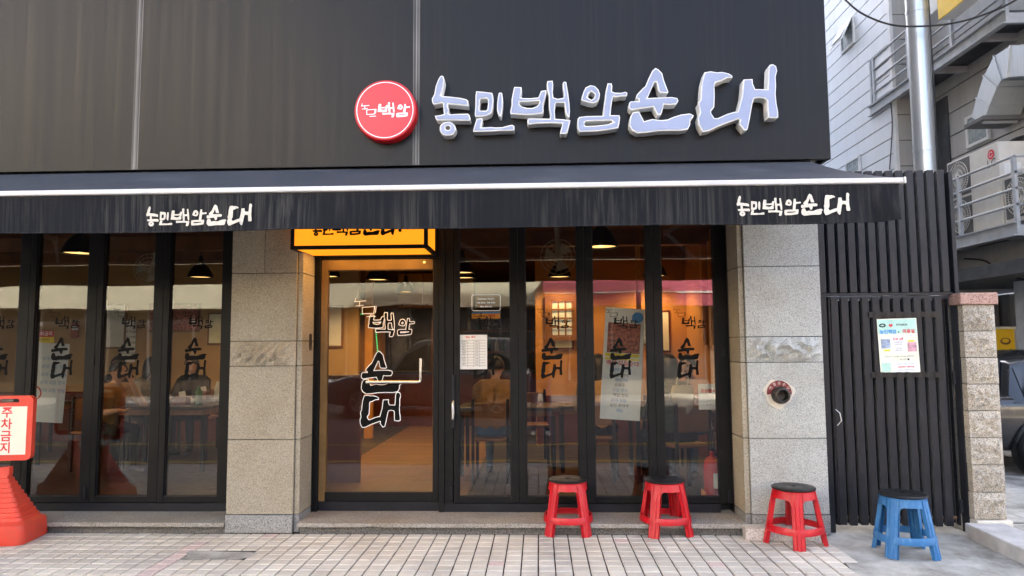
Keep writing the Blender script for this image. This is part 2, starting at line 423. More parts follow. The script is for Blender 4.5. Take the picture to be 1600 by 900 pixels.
def lettering(body, size, ext=0.0, bold=0.0, align='CENTER', spacing=1.0):
    v = []; f = []; x = 0.0; bl = round(bold / size, 3)
    for ch in body:
        if ch == ' ': x += .3; continue
        g, adv = _char(ch, bl); n = len(v)
        v += [((p[0] + x) * size, p[1] * size, 0) for p in g[0]]; f += [tuple(i + n for i in q) for q in g[1]]; x += adv
    return [(p[0] - x * size / 2, p[1], p[2]) for p in v], f
def put(mb, geo, o, ex=(1, 0, 0), ey=(0, 0, 1), s=1.0, mi=0):
    """place flat geometry at o: its x along ex, its y along ey"""
    o = Vector(o); ex = Vector(ex).normalized(); ey = Vector(ey).normalized(); ez = ex.cross(ey)
    return mb.add([o + ex * (p[0] * s) + ey * (p[1] * s) + ez * (p[2]) for p in geo[0]], geo[1], mi)
def strokes(lines, wd):
    """thin flat brush lines as joined quads (2D)"""
    v = []; f = []
    for l in lines:
        for a, b in zip(l[:-1], l[1:]):
            a = Vector(a); b = Vector(b); d = (b - a); n = Vector((-d.y, d.x)).normalized() * wd / 2; e = d.normalized() * wd * .4
            i = len(v); k = len(f) * 1.5e-4; v += [(*(a - e + n), k), (*(a - e - n), k), (*(b + e - n), k), (*(b + e + n), k)]; f.append((i, i + 1, i + 2, i + 3))
    return v, f
# ================================================================== the ground, the road, the far side
structure(MB().box(-400, 400, -400, 400, -.4, -.3).build('ground', 'asphalt'))
KERB_Y = -2.45; ROAD_Z = -.075; FAR_Y = -12.6; OPP_Y = -15.4
structure(MB().box(-60, 60, FAR_Y, KERB_Y - .15, ROAD_Z - .2, ROAD_Z).build('road', 'asphalt'))
structure(MB().box(-60, 60, KERB_Y - .148, KERB_Y, -.28, .004).build('kerb', 'kerb_stone', bevel=.015))
structure(MB().box(-60, 60, FAR_Y - .15, FAR_Y - .002, -.28, .05).build('kerb', 'kerb_stone', bevel=.015))
structure(MB().box(-60, 60, OPP_Y - .05, FAR_Y - .152, -.28, .04).build('far_pavement', 'paving_tile'))
for y, wd in ((-3.25, .12), (-5.0, .12)):
    structure(MB().box(-60, 60, y - wd / 2, y + wd / 2, ROAD_Z - .01, ROAD_Z + .004).build('road_marking', 'road_yellow'))

# the pavement in front of the shop: square pavers in a mortar bed, a concrete apron to the right
side = structure(MB().box(-16, 2.9, KERB_Y + .002, 0.42, -.25, -.009).build('pavement', 'mortar'))
S = .1165; J = .0095
e0 = gnd(1296, 828); e1 = gnd(1366, 902); EDX = (e1.x - e0.x) / (e1.y - e0.y)
def edge_x(y): return e0.x + (y - e0.y) * EDX if y > -1.75 else e0.x + (-1.75 - e0.y) * EDX
def tile_mesh(name, sz, h=.03, ch=.004, dy=0.0):
    mb = MB(); a = sz / 2; b = a - ch
    v = [(x, y, -h) for x, y in ((-a, -a), (a, -a), (a, a), (-a, a))] + [(x, y, -ch) for x, y in ((-a, -a), (a, -a), (a, a), (-a, a))] + [(x, y, 0) for x, y in ((-b, -b), (b, -b), (b, b), (-b, b))]
    f = [(8, 9, 10, 11)]
    for i in range(4):
        j = (i + 1) % 4; f += [(i, j, 4 + j, 4 + i), (4 + i, 4 + j, 8 + j, 8 + i)]
    mb.add([(x, y * (1 - dy), z) for x, y, z in v], f); return mb
TM = tile_mesh('paving_tile', S - J, dy=.05).mesh('paving_tile'); TM.materials.append(MATS['paving_tile'])
TP = TM.copy(); TP.materials.clear(); TP.materials.append(MATS['tile_pink'])
patch_c = gnd(340, 868)
cells = []
for j in range(21):
    y = -.012 - S * (j + .5)
    for i in range(-118, 26):
        x = -.02 + S * (i + .5)
        if x + S * .55 > edge_x(y): continue
        if abs(x - patch_c.x) < .27 and abs(y - patch_c.y) < .115: continue
        p = proj((x, y, 0)); vis = -20 < p[0] < 1620 and p[1] < 912
        cells.append((0 if vis else 1, p[2], x, y, i, j))
cells.sort()
rest = MB(); base_t = tile_mesh('t', S - J, dy=.05)
for k, (nv, d, x, y, i, j) in enumerate(cells):
    dz = random.uniform(-.0012, .001); pink = (i == -23 and 1 < j < 12) or (i == 21 and j in (3, 4, 8, 9)) or random.random() < .006
    if k < 300:
        o = bpy.data.objects.new('paving_tile', TP if pink else TM); COL.objects.link(o); o.parent = side
        o.location = (x + random.uniform(-.0008, .0008), y, dz); o.rotation_euler = (random.uniform(-.008, .008), random.uniform(-.008, .008), random.uniform(-.008, .008))
    else:
        rest.add([(p[0] + x, p[1] + y, p[2] + dz + random.uniform(-.0004, .0004)) for p in base_t.v], base_t.f, 1 if pink else 0)
o = rest.build('paving_tiles', ['paving_tile', 'tile_pink'], side); o['kind'] = 'stuff'
# an asphalt-grey repair patch among the pavers
mb = MB(); n = 22; pv = [(patch_c.x, patch_c.y, .0015)]
for k in range(n):
    a = 2 * math.pi * k / n; r = 1 + .14 * math.sin(3 * a + 1) + random.uniform(-.06, .06)
    q = max(abs(math.cos(a)), abs(math.sin(a)))
    pv.append((patch_c.x + math.cos(a) / q * .25 * r, patch_c.y + math.sin(a) / q * .105 * r, .001))
mb.add(pv, [(0, 1 + k, 1 + (k + 1) % n) for k in range(n)])
mb.build('repair_patch', 'concrete', side)
# concrete apron
mb = MB(); gx = []
ys = [.40 - .06 * k for k in range(48)]
for y in ys:
    ex = edge_x(min(y, -.01)) if y < 0 else edge_x(0)
    ex -= .10
    gx.append([(ex + (5.2 - ex) * (u / 30) ** 1.3, y, -.0045 + random.uniform(-.0015, .0025)) for u in range(31)])
V = [p for r_ in gx for p in r_]
mb.add(V, [(r_ * 31 + u, r_ * 31 + u + 1, (r_ + 1) * 31 + u + 1, (r_ + 1) * 31 + u) for r_ in range(len(ys) - 1) for u in range(30)])
structure(mb.build('concrete_apron', 'concrete', smooth='all'))
# alley paving: large pale tiles, real joints near the kerb
al = structure(MB().box(2.95, 40, .43, 40, -.3, -.012).build('alley_paving', 'mortar'))
rest = MB(); tl = .30; bt = tile_mesh('a', tl - .008, .02, .003)
for i in range(26):
    for j in range(40):
        rest.add([(p[0] + 3.7 + tl * i, p[1] + .6 + tl * j, p[2] + .0) for p in bt.v], bt.f)
o = rest.build('alley_tiles', 'concrete', al); o['kind'] = 'stuff'
structure(MB().box(5.2, 40, KERB_Y + .002, .428, -.3, -.012).build('side_pavement', 'concrete'))

# ================================================================== the restaurant building
GY = .40                       # glass plane
WF = GY - .03                  # front of window frames
rb = thing('restaurant_building', 'dark fronted restaurant with granite pillars, folding windows and a big black fascia', 'building', (-2, 0, 0))
FY = -.12                      # fascia front
zb = at(700, 258, FY).z
fl, fr_ = -8.0, at(1299, 248, FY).x
s1, s2 = at(212, 200, FY).x, at(650, 200, FY).x
ZT = 5.4
edges = [fl, s1, s2, fr_]
for a, b in zip(edges[:-1], edges[1:]):
    B('fascia_panel', 'fascia', rb, a + .002, b - .002, FY, FY + .04, zb, ZT, .004)
# pale run-off marks and the folded lips at the two seams
for sx in (s1, s2):
    B('seam_strip', 'seam', rb, sx - .026, sx + .030, FY - .0022, FY - .0002, zb + .004, ZT)
    B('seam_lip', 'seam_lip', rb, sx - .003, sx + .004, FY - .0052, FY - .0024, zb + .004, ZT)
B('fascia_return', 'black_metal', rb, fr_ - .03, fr_ - .004, FY + .041, .5, zb + .002, ZT)
B('fascia_soffit', 'black_metal', rb, fl, fr_ - .035, FY + .045, .3, zb + .03, zb + .06)
# storeys above, out of the picture: the mass that shades the street
B('upper_wall', 'wall_upper', rb, -14, 2.3, .02, 11, ZT + .002, 16.2)
B('front_wall', 'wall_upper', rb, -14, 2.25, .05, .30, zb + .07, ZT)
for k in range(6):
    for zz in (7.2, 10.4, 13.0):
        wn = B('window', 'pane_back', rb, -12.6 + k * 2.4, -11.2 + k * 2.4, -.01, .015, zz, zz + 1.3)
        B('frame', 'alu', wn, -12.65 + k * 2.4, -11.15 + k * 2.4, -.03, -.012, zz - .06, zz - .003)
B('side_wall', 'wall_upper', rb, 2.12, 2.28, .45, 11, -.1, ZT)
B('rear_wall', 'wall_upper', rb, -14, 2.1, 10.9, 11, -.1, ZT)
B('end_wall', 'wall_upper', rb, -14, -13.8, .5, 10.88, -.1, ZT)
B('window_header', 'black_frame', rb, -9.5, 2.1, WF + .005, GY + .10, 2.62, zb + .06)

# granite pillars built of slabs
def rough_slab(name, mat_, parent, x0, x1, yf, yb, z0, z1, amp=.06, nz=6, nx=17):
    mb = MB(); V = []
    for j in range(nz + 1):
        for i in range(nx + 1):
            e = min(i, nx - i, 3) / 3 * min(j, nz - j, 2) / 2
            V.append((x0 + (x1 - x0) * i / nx, yf - e * amp * (.25 + random.random()), z0 + (z1 - z0) * j / nz))
    mb.add(V, [(j * (nx + 1) + i, j * (nx + 1) + i + 1, (j + 1) * (nx + 1) + i + 1, (j + 1) * (nx + 1) + i) for j in range(nz) for i in range(nx)])
    mb.box(x0, x1, yf + .003, yb, z0, z1)
    return mb.build(name, mat_, parent)
def pillar(xl, xr, joints_px, xmid, mat_f, mat_r, reveal):
    zs = [0.0] + [at(xmid, q, 0).z for q in joints_px] + [zb + .055]
    p = B('pillar', 'dark_gap', rb, xl + .02, xr - .02, .03, .40, 0, zs[-1])
    g = .0025
    for k in range(len(zs) - 1):
        z0, z1 = zs[k] + g, zs[k + 1] - g
        m_ = 'granite_base' if k == 0 else mat_f
        fx0, fx1 = xl, xr
        if reveal == 'r': fx1 = xr - .028
        if reveal == 'l': fx0 = xl + .028
        if k == 3: rough_slab('granite_slab', m_, p, fx0, fx1, .004, .045, z0, z1)
        elif k == 5 and reveal == 'r':
            B('granite_slab', m_, p, fx0, (fx0 + fx1) / 2 - .002, .0, .045, z0, z1, .003)
            B('granite_slab', m_, p, (fx0 + fx1) / 2 + .002, fx1, .0012, .045, z0, z1, .003)
        else: B('granite_slab', m_, p, fx0, fx1, (-.012 if k == 0 else .0), .045, z0, z1, .003)
        # return slab on the side of the doorway, set a finger's width back from the front slab
        if reveal == 'r': B('granite_slab', 'granite_base' if k == 0 else mat_r, p, xr - .024, xr + .018, .022, .37, z0 + .0, z1, .003)
        if reveal == 'l': B('granite_slab', 'granite_base' if k == 0 else mat_r, p, xl - .018, xl + .024, .022, .37, z0 + .0, z1, .003)
    return p
LP0 = at(358, 600, 0).x; LP1 = at(466, 600, 0).x
RP0 = at(1163, 600, 0).x; RP1 = at(1288, 600, 0).x
pillar(LP0, LP1, (804, 687, 572, 533, 427), 410, 'granite_beige', 'granite_beige', 'r')
pillar(RP0, RP1, (804, 685, 566, 526, 416), 1225, 'granite_grey', 'granite_beige', 'l')  # beige return slabs: warm light on that side put into the stone colour
# switch plate on the left pillar's return
B('switch_plate', 'brass_dark', rb, LP1 + .019, LP1 + .026, .20, .26, 1.48, 1.62, .004)

# steps: a worn slab on a riser
SZ = .088
def step(x0, x1, chip=None):
    s = MB(); n = 70; V = []
    for i in range(n + 1):
        x = x0 + (x1 - x0) * i / n; dz = random.uniform(-.0015, .0015); dy = random.uniform(-.003, .003)
        if chip and abs(x - chip) < .09:
            q = 1 - abs(x - chip) / .09; dz -= .028 * q; dy += .03 * q
        V += [(x, -.035 + dy, SZ - .032), (x, -.035 + dy, SZ - .003 + dz), (x, -.030 + dy, SZ + dz * .5), (x, GY + .12, SZ + .002)]
    F = []
    for i in range(n):
        for k in range(3): F.append((i * 4 + k, (i + 1) * 4 + k, (i + 1) * 4 + k + 1, i * 4 + k + 1))
        F.append((i * 4 + 3, (i + 1) * 4 + 3, (i + 1) * 4, i * 4))
    s.add(V, F); s.add([V[i] for i in range(4)], [(0, 1, 2, 3)]); s.add([V[-4 + i] for i in range(4)], [(0, 1, 2, 3)])
    st = s.build('step', 'granite_step', rb)
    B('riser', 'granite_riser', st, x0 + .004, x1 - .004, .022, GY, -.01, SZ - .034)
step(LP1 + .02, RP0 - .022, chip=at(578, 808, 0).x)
step(-9.5, LP0 - .003)

# ---- folding windows: each leaf a frame, a pane and the painted lettering
ZB = at(600, 786, WF).z; ZGB = at(600, 775, GY).z; ZGT = 2.56
# brush glyphs traced from the shop sign (pixels of the photograph)
def tr(x0, y0, s, pts): return [(x0 + a / s, y0 + b / s) for a, b in pts]
def ell(cx, cy, rx, ry, n=20, wob=.03): return [(cx + math.cos(2 * math.pi * k / n) * rx * (1 + wob * math.sin(3 * k)), cy + math.sin(2 * math.pi * k / n) * ry * (1 + wob * math.cos(2 * k))) for k in range(n)]
GLY = {
 'nong': [[tr(665, 110, 8.1875, [(205,65),(228,78),(240,130),(225,210),(208,275),(195,315),(215,328),(330,338),(450,352),(520,370),(543,385),(546,458),(450,445),(330,435),(290,430),(285,460),(300,510),(290,550),(310,562),(420,556),(540,553),(560,570),(575,625),(560,642),(400,640),(250,638),(150,640),(130,620),(118,580),(170,575),(235,560),(228,500),(225,425),(205,415),(150,430),(100,435),(82,400),(80,360),(110,310),(130,200),(160,120),(185,78)])],
          [tr(665, 110, 8.1875, ell(282, 745, 103, 90)), tr(665, 110, 8.1875, ell(283, 735, 34, 28, 14))]],
 'min': [[tr(730, 130, 10, [(140,125),(260,135),(390,152),(405,200),(407,300),(395,420),(370,475),(300,510),(210,522),(125,522),(118,490),(128,350),(130,200)]), tr(730, 130, 10, [(215,245),(300,238),(325,260),(325,330),(315,410),(295,428),(205,430),(190,410),(195,330),(200,265)])],
         [tr(730, 130, 10, [(495,150),(520,145),(545,155),(555,220),(556,330),(545,420),(530,520),(505,515),(480,470),(465,420),(468,320),(480,220)])],
         [tr(730, 130, 10, [(150,550),(235,550),(240,580),(220,650),(215,690),(300,690),(370,684),(450,692),(550,688),(640,662),(700,650),(735,668),(738,720),(720,738),(600,740),(500,742),(380,752),(200,756),(95,756),(92,740),(115,660)])]],
 'baek': [[tr(790, 115, 8.573, [(118,178),(212,182),(218,230),(200,315),(225,328),(330,330),(440,318),(460,270),(475,232),(545,222),(548,250),(525,350),(505,410),(510,500),(495,535),(400,545),(280,555),(150,545),(65,540),(62,510),(80,420),(80,350),(95,270),(110,200)]), tr(790, 115, 8.573, [(185,375),(300,375),(450,362),(455,385),(420,435),(360,460),(290,460),(215,440),(185,410)])],
          [tr(790, 115, 8.573, [(560,100),(630,95),(638,150),(630,240),(640,320),(700,338),(770,325),(785,300),(775,220),(765,130),(780,108),(812,112),(822,170),(840,280),(855,400),(862,500),(855,585),(830,575),(805,520),(795,440),(785,390),(680,390),(665,420),(658,500),(665,605),(770,612),(868,625),(850,700),(825,790),(800,808),(740,805),(730,785),(752,710),(758,668),(600,662),(420,668),(305,682),(290,640),(300,598),(400,600),(590,605),(600,560),(580,430),(580,300),(560,210),(552,140)])]],
 'am': [[tr(895, 120, 9, [(250,118),(310,130),(360,180),(382,240),(375,300),(345,350),(290,372),(220,362),(150,340),(118,325),(125,290),(150,210),(180,150)]), tr(895, 120, 9, [(260,205),(312,245),(300,300),(260,325),(205,285),(225,235)])],
        [tr(895, 120, 9, [(490,92),(545,92),(555,130),(550,205),(590,222),(680,225),(740,210),(768,225),(762,265),(735,272),(670,275),(605,288),(575,275),(555,330),(540,430),(530,540),(655,540),(665,570),(655,650),(640,720),(500,745),(340,765),(200,770),(100,775),(72,740),(65,650),(70,590),(95,565),(200,552),(425,548),(432,480),(440,400),(460,250),(475,150)]), tr(895, 120, 9, [(165,640),(190,625),(350,618),(540,612),(572,638),(500,665),(350,685),(180,692),(165,670)])]],
 'sun': [[tr(975, 95, 7.2, [(355,80),(385,95),(430,140),(450,220),(480,300),(500,350),(490,362),(410,360),(390,340),(375,270),(365,240),(345,240),(330,270),(295,350),(265,420),(400,412),(540,408),(600,420),(612,450),(590,490),(520,495),(450,490),(438,540),(420,600),(380,612),(350,560),(330,520),(200,535),(80,555),(55,530),(60,470),(80,455),(165,455),(165,430),(132,415),(145,380),(210,310),(240,285),(275,200),(320,110)])],
         [tr(975, 95, 7.2, [(100,580),(170,570),(190,610),(225,680),(320,655),(420,668),(490,660),(560,630),(640,605),(740,592),(785,615),(775,640),(748,660),(745,720),(720,770),(640,785),(500,785),(380,790),(250,808),(150,815),(90,780),(62,730),(65,670),(75,620)])]],
 'dae': [[tr(1080, 95, 7.2, [(150,130),(220,118),(290,130),(350,125),(420,142),(460,165),(465,188),(400,195),(330,230),(275,245),(262,280),(265,400),(260,520),(225,560),(225,590),(260,645),(300,645),(400,600),(480,575),(525,570),(545,500),(570,400),(580,310),(585,230),(590,210),(690,205),(695,260),(720,318),(860,320),(865,250),(870,80),(885,45),(920,38),(955,60),(968,110),(950,180),(955,280),(950,370),(960,480),(978,570),(980,635),(950,645),(870,640),(860,560),(855,450),(830,425),(760,415),(710,425),(690,480),(675,560),(660,650),(635,770),(600,785),(540,710),(550,670),(530,655),(430,690),(300,740),(200,790),(130,800),(85,720),(75,650),(100,580),(80,480),(105,440),(110,340),(120,240)])]],
}
ORDER = ['nong', 'min', 'baek', 'am', 'sun', 'dae']
LY = FY - .11                                                # front of the raised letters
def world2d(pts):
    return [(at(x, y, LY).x, at(x, y, LY).z) for x, y in pts]
GW = {k: [[world2d(c) for c in piece] for piece in v] for k, v in GLY.items()}        # metres on the sign
def gbox(k):
    xs = [p[0] for pc in GW[k] for c in pc for p in c]; zs = [p[1] for pc in GW[k] for c in pc for p in c]
    return min(xs), max(xs), min(zs), max(zs)
def gscaled(k, cx, cz, width, height=None):
    """contours of glyph k fitted to a width round (cx, cz)"""
    x0, x1, z0, z1 = gbox(k); s = width / (x1 - x0); sz = s if height is None else height / (z1 - z0)
    return [[[((p[0] - (x0 + x1) / 2) * s + cx, (p[1] - (z0 + z1) / 2) * sz + cz) for p in c] for c in pc] for pc in GW[k]]
THIN = [  # the thin first two syllables, unit square-ish, y up
    [(.05, 1.0), (.0, .82), (.62, .86)], [(.26, .84), (.28, .55)], [(.06, .58), (.48, .62)],
    [(.42, .50), (1.12, .54), (1.06, .16), (.44, .14), (.42, .50)], [(1.20, .54), (1.16, .2)], [(.68, -.02), (1.18, .0)]]
def brush_cluster(parent, px, py, sc, y, out=False):
    """the upright shop name: px,py = pixel centre of the large third line, sc = its pixel width; each brush piece its own part"""
    q = sc / 34.0
    def P(dx, dy): v = at(px + dx * q, py + dy * q, y); return v.x, v.z
    m = (at(px + 1, py, y).x - at(px, py, y).x) * q
    for k, dx, dy, wd in (('baek', 0, -41, 22), ('am', 21, -39, 14), ('sun', 0, 0, 34), ('dae', -1, 32, 34)):
        cx, cz = P(dx, dy); cs = gscaled(k, cx, cz, wd * m)
        for pc in cs:
            g = outline(pc); lt = MB().add([(a, y, b) for a, b, _ in g[0]], g[1]).build('lettering', 'print_black', parent)
            if out:
                g = outline(pc, 0, .0065); MB().add([(a, y + .0012, b) for a, b, _ in g[0]], g[1]).build('lettering_outline', 'print_white', parent)
    ox, oz = P(-23, -48); sc2 = 15.5 * m
    for l in THIN:
        g = strokes([[(a * sc2 + ox, b * sc2 + oz) for a, b in l]], .006 if out else .0035)
        MB().add([(a, y - .0002 - c * .3, b) for a, b, c in g[0]], g[1]).build('lettering', 'print_white' if out else 'print_black', parent)
LEAFS = []
def leaf(pl, pr, gl, gr, row=600, text_px=None, handle=None):
    x0, x1 = at(pl, row, WF).x + .001, at(pr, row, WF).x - .001
    a, b = at(gl, row, GY).x, at(gr, row, GY).x
    wn = MB()
    wn.box(x0, a, WF, GY + .05, ZB, 2.62).box(b, x1, WF, GY + .05, ZB, 2.62)
    wn.box(a + .0005, b - .0005, WF + .001, GY + .049, ZB + .001, ZGB).box(a + .0005, b - .0005, WF + .001, GY + .049, ZGT, 2.619)
    lf = wn.build('window', 'black_frame', rb, .003)
    bd = MB()
    for u, v_ in ((a, a + .006), (b - .006, b)): bd.box(u, v_, GY - .012, GY - .004, ZGB, ZGT)
    bd.box(a + .0065, b - .0065, GY - .012, GY - .004, ZGB + .0002, ZGB + .006)
    bd.build('glazing_bead', 'black_metal', lf)
    B('pane', 'window_glass', lf, a - .004, b + .004, GY, GY + .006, ZGB - .004, ZGT + .004)
    if text_px:
        brush_cluster(lf, text_px, 545, 34, GY - .003)
    return lf
# left group
leaf(-200, -70, -186, -82); leaf(-68, 39, -54, 26, text_px=-4); leaf(39, 146, 52, 133.5, text_px=97); lf3 = leaf(146, 250.5, 158, 238, text_px=201); leaf(250.5, 357, 263, 345, text_px=306)
# right group
leaf(709, 810, 718, 798, text_px=757); leaf(810, 915.5, 822, 903, text_px=863); leaf(915.5, 1024, 928, 1011.5, text_px=970); leaf(1024, 1143, 1036.5, 1119, text_px=1076)
x0, x1 = at(1143, 600, WF).x + .001, RP0 - .02
B('window_post', 'black_frame', rb, x0, x1, WF - .03, GY + .1, SZ, 2.62, .004)
B('window_track', 'black_metal', rb, at(690, 600, WF).x, x1 - .11, WF - .012, GY + .06, SZ + .001, ZB - .002)
B('threshold', 'black_metal', rb, at(690, 600, WF).x, RP0 - .021, GY + .062, GY + .12, SZ + .001, ZB + .02)
B('window_track', 'black_metal', rb, -9.4, LP0 - .004, WF - .012, GY + .06, SZ + .001, ZB - .002)
x0, x1 = at(357, 600, WF).x + .001, LP0 + .018
if x1 > x0: B('window_post', 'black_frame', rb, x0, x1, WF - .01, GY + .06, SZ, 2.62)
# latches and hinges on the leaves
for px, py in ((146, 563), (715, 640), (913, 553), (1130, 550)):
    p = at(px, py, WF); B('latch', 'dark_gap', rb, p.x - .012, p.x + .012, WF - .012, WF - .001, p.z - .04, p.z + .04, .004)
for px, py in ((133, 770), (1139, 775), (705, 770)):
    p = at(px, py, WF); B('hinge', 'black_metal', rb, p.x - .009, p.x + .009, WF - .014, WF - .001, p.z - .05, p.z + .05, .003)
# ---- the door
dj0 = at(480, 600, WF).x; dj1 = at(499, 600, WF).x; dr0 = at(686, 600, WF).x; dr1 = at(708, 600, WF).x
fm = MB().box(LP1 + .02, dj0 + .03, WF - .05, GY + .1, SZ, 2.62).box(dj0 + .031, dj1, WF - .015, GY + .09, SZ, 2.62)
fm.build('door_jamb', 'black_frame', rb, .004)
fm = MB().box(dr0 + .001, dr0 + .05, WF - .02, GY + .1, SZ, 2.62).box(dr0 + .051, dr1, WF - .005, GY + .1, SZ, 2.62)
fm.build('door_jamb', 'black_frame', rb, .004)
zt = at(590, 405, WF).z
B('transom', 'black_frame', rb, dj1 + .001, dr0 - .001, WF - .01, GY + .08, zt + .003, 2.62)
g0, g1 = at(511, 600, GY).x, at(677, 600, GY).x; gt = at(590, 422, GY).z; gb = at(590, 768, GY).z; db = at(590, 784, WF).z
door = MB().box(dj1 + .002, g0, WF + .004, GY + .04, db, zt, 1).box(g1, dr0 - .002, WF + .004, GY + .04, db, zt).box(g0 + .0005, g1 - .0005, WF + .003, GY + .041, gt, zt - .001, 1).box(g0 + .0005, g1 - .0005, WF + .005, GY + .039, db + .001, gb).build('door', ['black_frame', 'tan_lit_metal'], rb, .003)  # the header's tan is warm light box glow put into its colour
B('pane', 'door_glass', door, g0 - .004, g1 + .004, GY, GY + .008, gb - .004, gt + .004)
bd = MB().box(g0, g1, GY - .01, GY - .003, gt - .006, gt - .0003).box(g0, g0 + .004, GY - .01, GY - .003, gb, gt - .007).box(g1 - .004, g1, GY - .01, GY - .003, gb, gt - .007).box(g0 + .005, g1 - .005, GY - .01, GY - .003, gb + .0003, gb + .005)
bd.build('glazing_bead', 'tan_lit_metal', door)
brush_cluster(door, 596, 582, 62, GY - .004, True)
ha = at(657, 560, GY - .05); hb_ = at(657, 597, GY - .05); hc = at(572, 597, GY - .05)
mb = MB().tube([(ha.x, GY - .05, ha.z), (hb_.x, GY - .05, hb_.z + .02), (hb_.x - .004, GY - .05, hb_.z + .005), (hb_.x - .02, GY - .05, hb_.z), (hc.x, GY - .05, hc.z)], .0135, 12)
mb.cyl((hc.x + .01, GY - .05, hc.z), (hc.x + .01, GY - .001, hc.z), .008).cyl((hb_.x, GY - .05, ha.z - .02), (hb_.x, GY - .001, ha.z - .02), .008).cyl((hb_.x - .02, GY - .05, hb_.z), (hb_.x - .02, GY - .001, hb_.z), .008)
mb.build('handle', 'chrome', door, smooth=True)
p = at(663, 406.5, WF); MB().cyl((p.x, WF - .005, p.z - .02), (p.x, WF + .006, p.z - .02), .011, n=14).build('bolt', 'chrome', door)
# lever handle of the folding window beside the door
p = at(708, 640, WF - .02); mb = MB().box(p.x - .012, p.x + .012, WF - .022, WF - .006, p.z - .16, p.z + .30)
mb.build('handle_plate', 'black_metal', rb, .004)
MB().tube([(p.x, WF - .05, p.z - .08), (p.x + .004, WF - .055, p.z - .02), (p.x, WF - .05, p.z + .05), (p.x, WF - .023, p.z + .07)], [.010, .012, .011, .009], 10).build('lever', 'alu', rb, smooth=True)
# ================================================================== raised sign letters and the round sign
SYL = {'nong': 'first and smallest of the raised white letters, the one beside the red disc',
       'min': 'second raised white letter of the fascia sign, a box beside a thin bar',
       'baek': 'third raised white letter of the fascia sign, with a cup shape and tall twin bars',
       'am': 'fourth raised white letter of the fascia sign, with a small ring over a flat box',
       'sun': 'fifth raised white letter of the fascia sign, a pointed tent over a broad base stroke',
       'dae': 'largest and last of the raised white letters, at the right end of the fascia'}
for k in ORDER:
    x0, x1, z0, z1 = gbox(k)
    t = thing('sign_letter', SYL[k], 'sign letter', ((x0 + x1) / 2, FY, z0), 'raised letters on the dark fascia')
    for pc in GW[k]:
        g = outline(pc, .0525)
        mb = MB().add([(a, (LY + FY) / 2 - c - .001, b) for a, b, c in g[0]], g[1]); mb.build('shell', 'letter_shell', t)
        g = outline(pc, 0, -.0085)
        MB().add([(a, LY - .0035, b) for a, b, c in g[0]], g[1]).build('face', 'letter_face', t)
c = at(601.5, 172, FY - .10); rd = (at(651, 172, FY - .1).x - at(553, 172, FY - .1).x) / 2
t = thing('round_sign', 'round red sign with a thin white ring and small white lettering on the fascia', 'sign', (c.x, FY, c.z - rd))
D = FY - .10
MB().lathe([(rd, FY - .001), (rd, D + .02), (rd - .006, D + .004), (rd - .012, D), (.0001, D)], (c.x, 0, c.z), 72, 0, 'y').build('disc', 'red_disc_side', t, smooth=True)
MB().lathe([(rd - .014, D - .0016), (.0001, D - .0016)], (c.x, 0, c.z), 72, 0, 'y').build('face', 'red_disc', t)
MB().lathe([(rd - .030, D - .004), (rd - .024, D - .004)], (c.x, 0, c.z), 72, 0, 'y').build('ring', 'print_white', t)
mb = MB(); yy = D - .0045
for k, px, py, wd in (('baek', 603.5, 172, 26), ('am', 630, 173, 21)):
    q = at(px, py, D); wm = at(px + wd, py, D).x - q.x
    for pc in gscaled(k, q.x, q.z, wm):
        g = outline(pc, 0, .001); MB().add([(a, yy, b) for a, b, _ in g[0]], g[1]).build('lettering', 'print_white', t)
o = at(565, 182, D); m_ = at(583, 182, D).x - o.x
for l in THIN:
    g = strokes([[(a * m_ * 1.05 + o.x, b * m_ * 1.1 + o.z) for a, b in l]], .006)
    MB().add([(a, yy - c, b) for a, b, c in g[0]], g[1]).build('lettering', 'print_white', t)

# ================================================================== awning
AY = -1.45
bz = at(844, 291, AY).z; ax1 = at(1404, 283, AY).x; ax0 = -7.4; vz = at(844, 355, AY).z
aw = thing('awning', 'black fabric awning with a white front bar and a streaked valance over the windows', 'awning', (0, 0, bz))
def wave(x, u): return (.010 * math.sin(x * 2.1 + 1) + .006 * math.sin(x * 5.3) + .003 * math.sin(x * 13)) * u
NX, NU = 150, 12
V = []
for j in range(NU + 1):
    u = j / NU
    for i in range(NX + 1):
        x = ax0 + (ax1 - ax0) * i / NX
        y = -.02 + (AY + .03) * u; zz = (zb + .015) + (bz + .018 - zb - .015) * u
        sag = -.018 * math.sin(math.pi * u) + .006 * math.sin(x * 1.7 + u * 3) * math.sin(math.pi * u)
        V.append((x, y, zz + sag))
mb = MB().add(V, [(j * (NX + 1) + i, j * (NX + 1) + i + 1, (j + 1) * (NX + 1) + i + 1, (j + 1) * (NX + 1) + i) for j in range(NU) for i in range(NX)])
mb.build('canopy', 'awning_top', aw, smooth='all')
V = []; NV = 12; XV = [ax0 + (ax1 - .35 - ax0) * i / 170 for i in range(170)] + [ax1 - .35 + .345 * i / 60 for i in range(61)]
for j in range(NV + 1):
    u = j / NV
    for x in XV:
        q = max(0.0, (x - (ax1 - .34)) / .34)                      # last third of a metre hangs in folds
        y = AY - .012 + wave(x, u) + q * u * (.03 * math.sin(q * 7.0 - u * 2.2) + .03 * q)
        V.append((x, y, bz - .02 + (vz - bz + .02) * u + .018 * q * q * u + .004 * math.sin(x * 3.1) * u))
NW = len(XV)
mb = MB().add(V, [(j * NW + i, j * NW + i + 1, (j + 1) * NW + i + 1, (j + 1) * NW + i) for j in range(NV) for i in range(NW - 1)])
mb.build('valance', 'valance', aw, smooth='all')
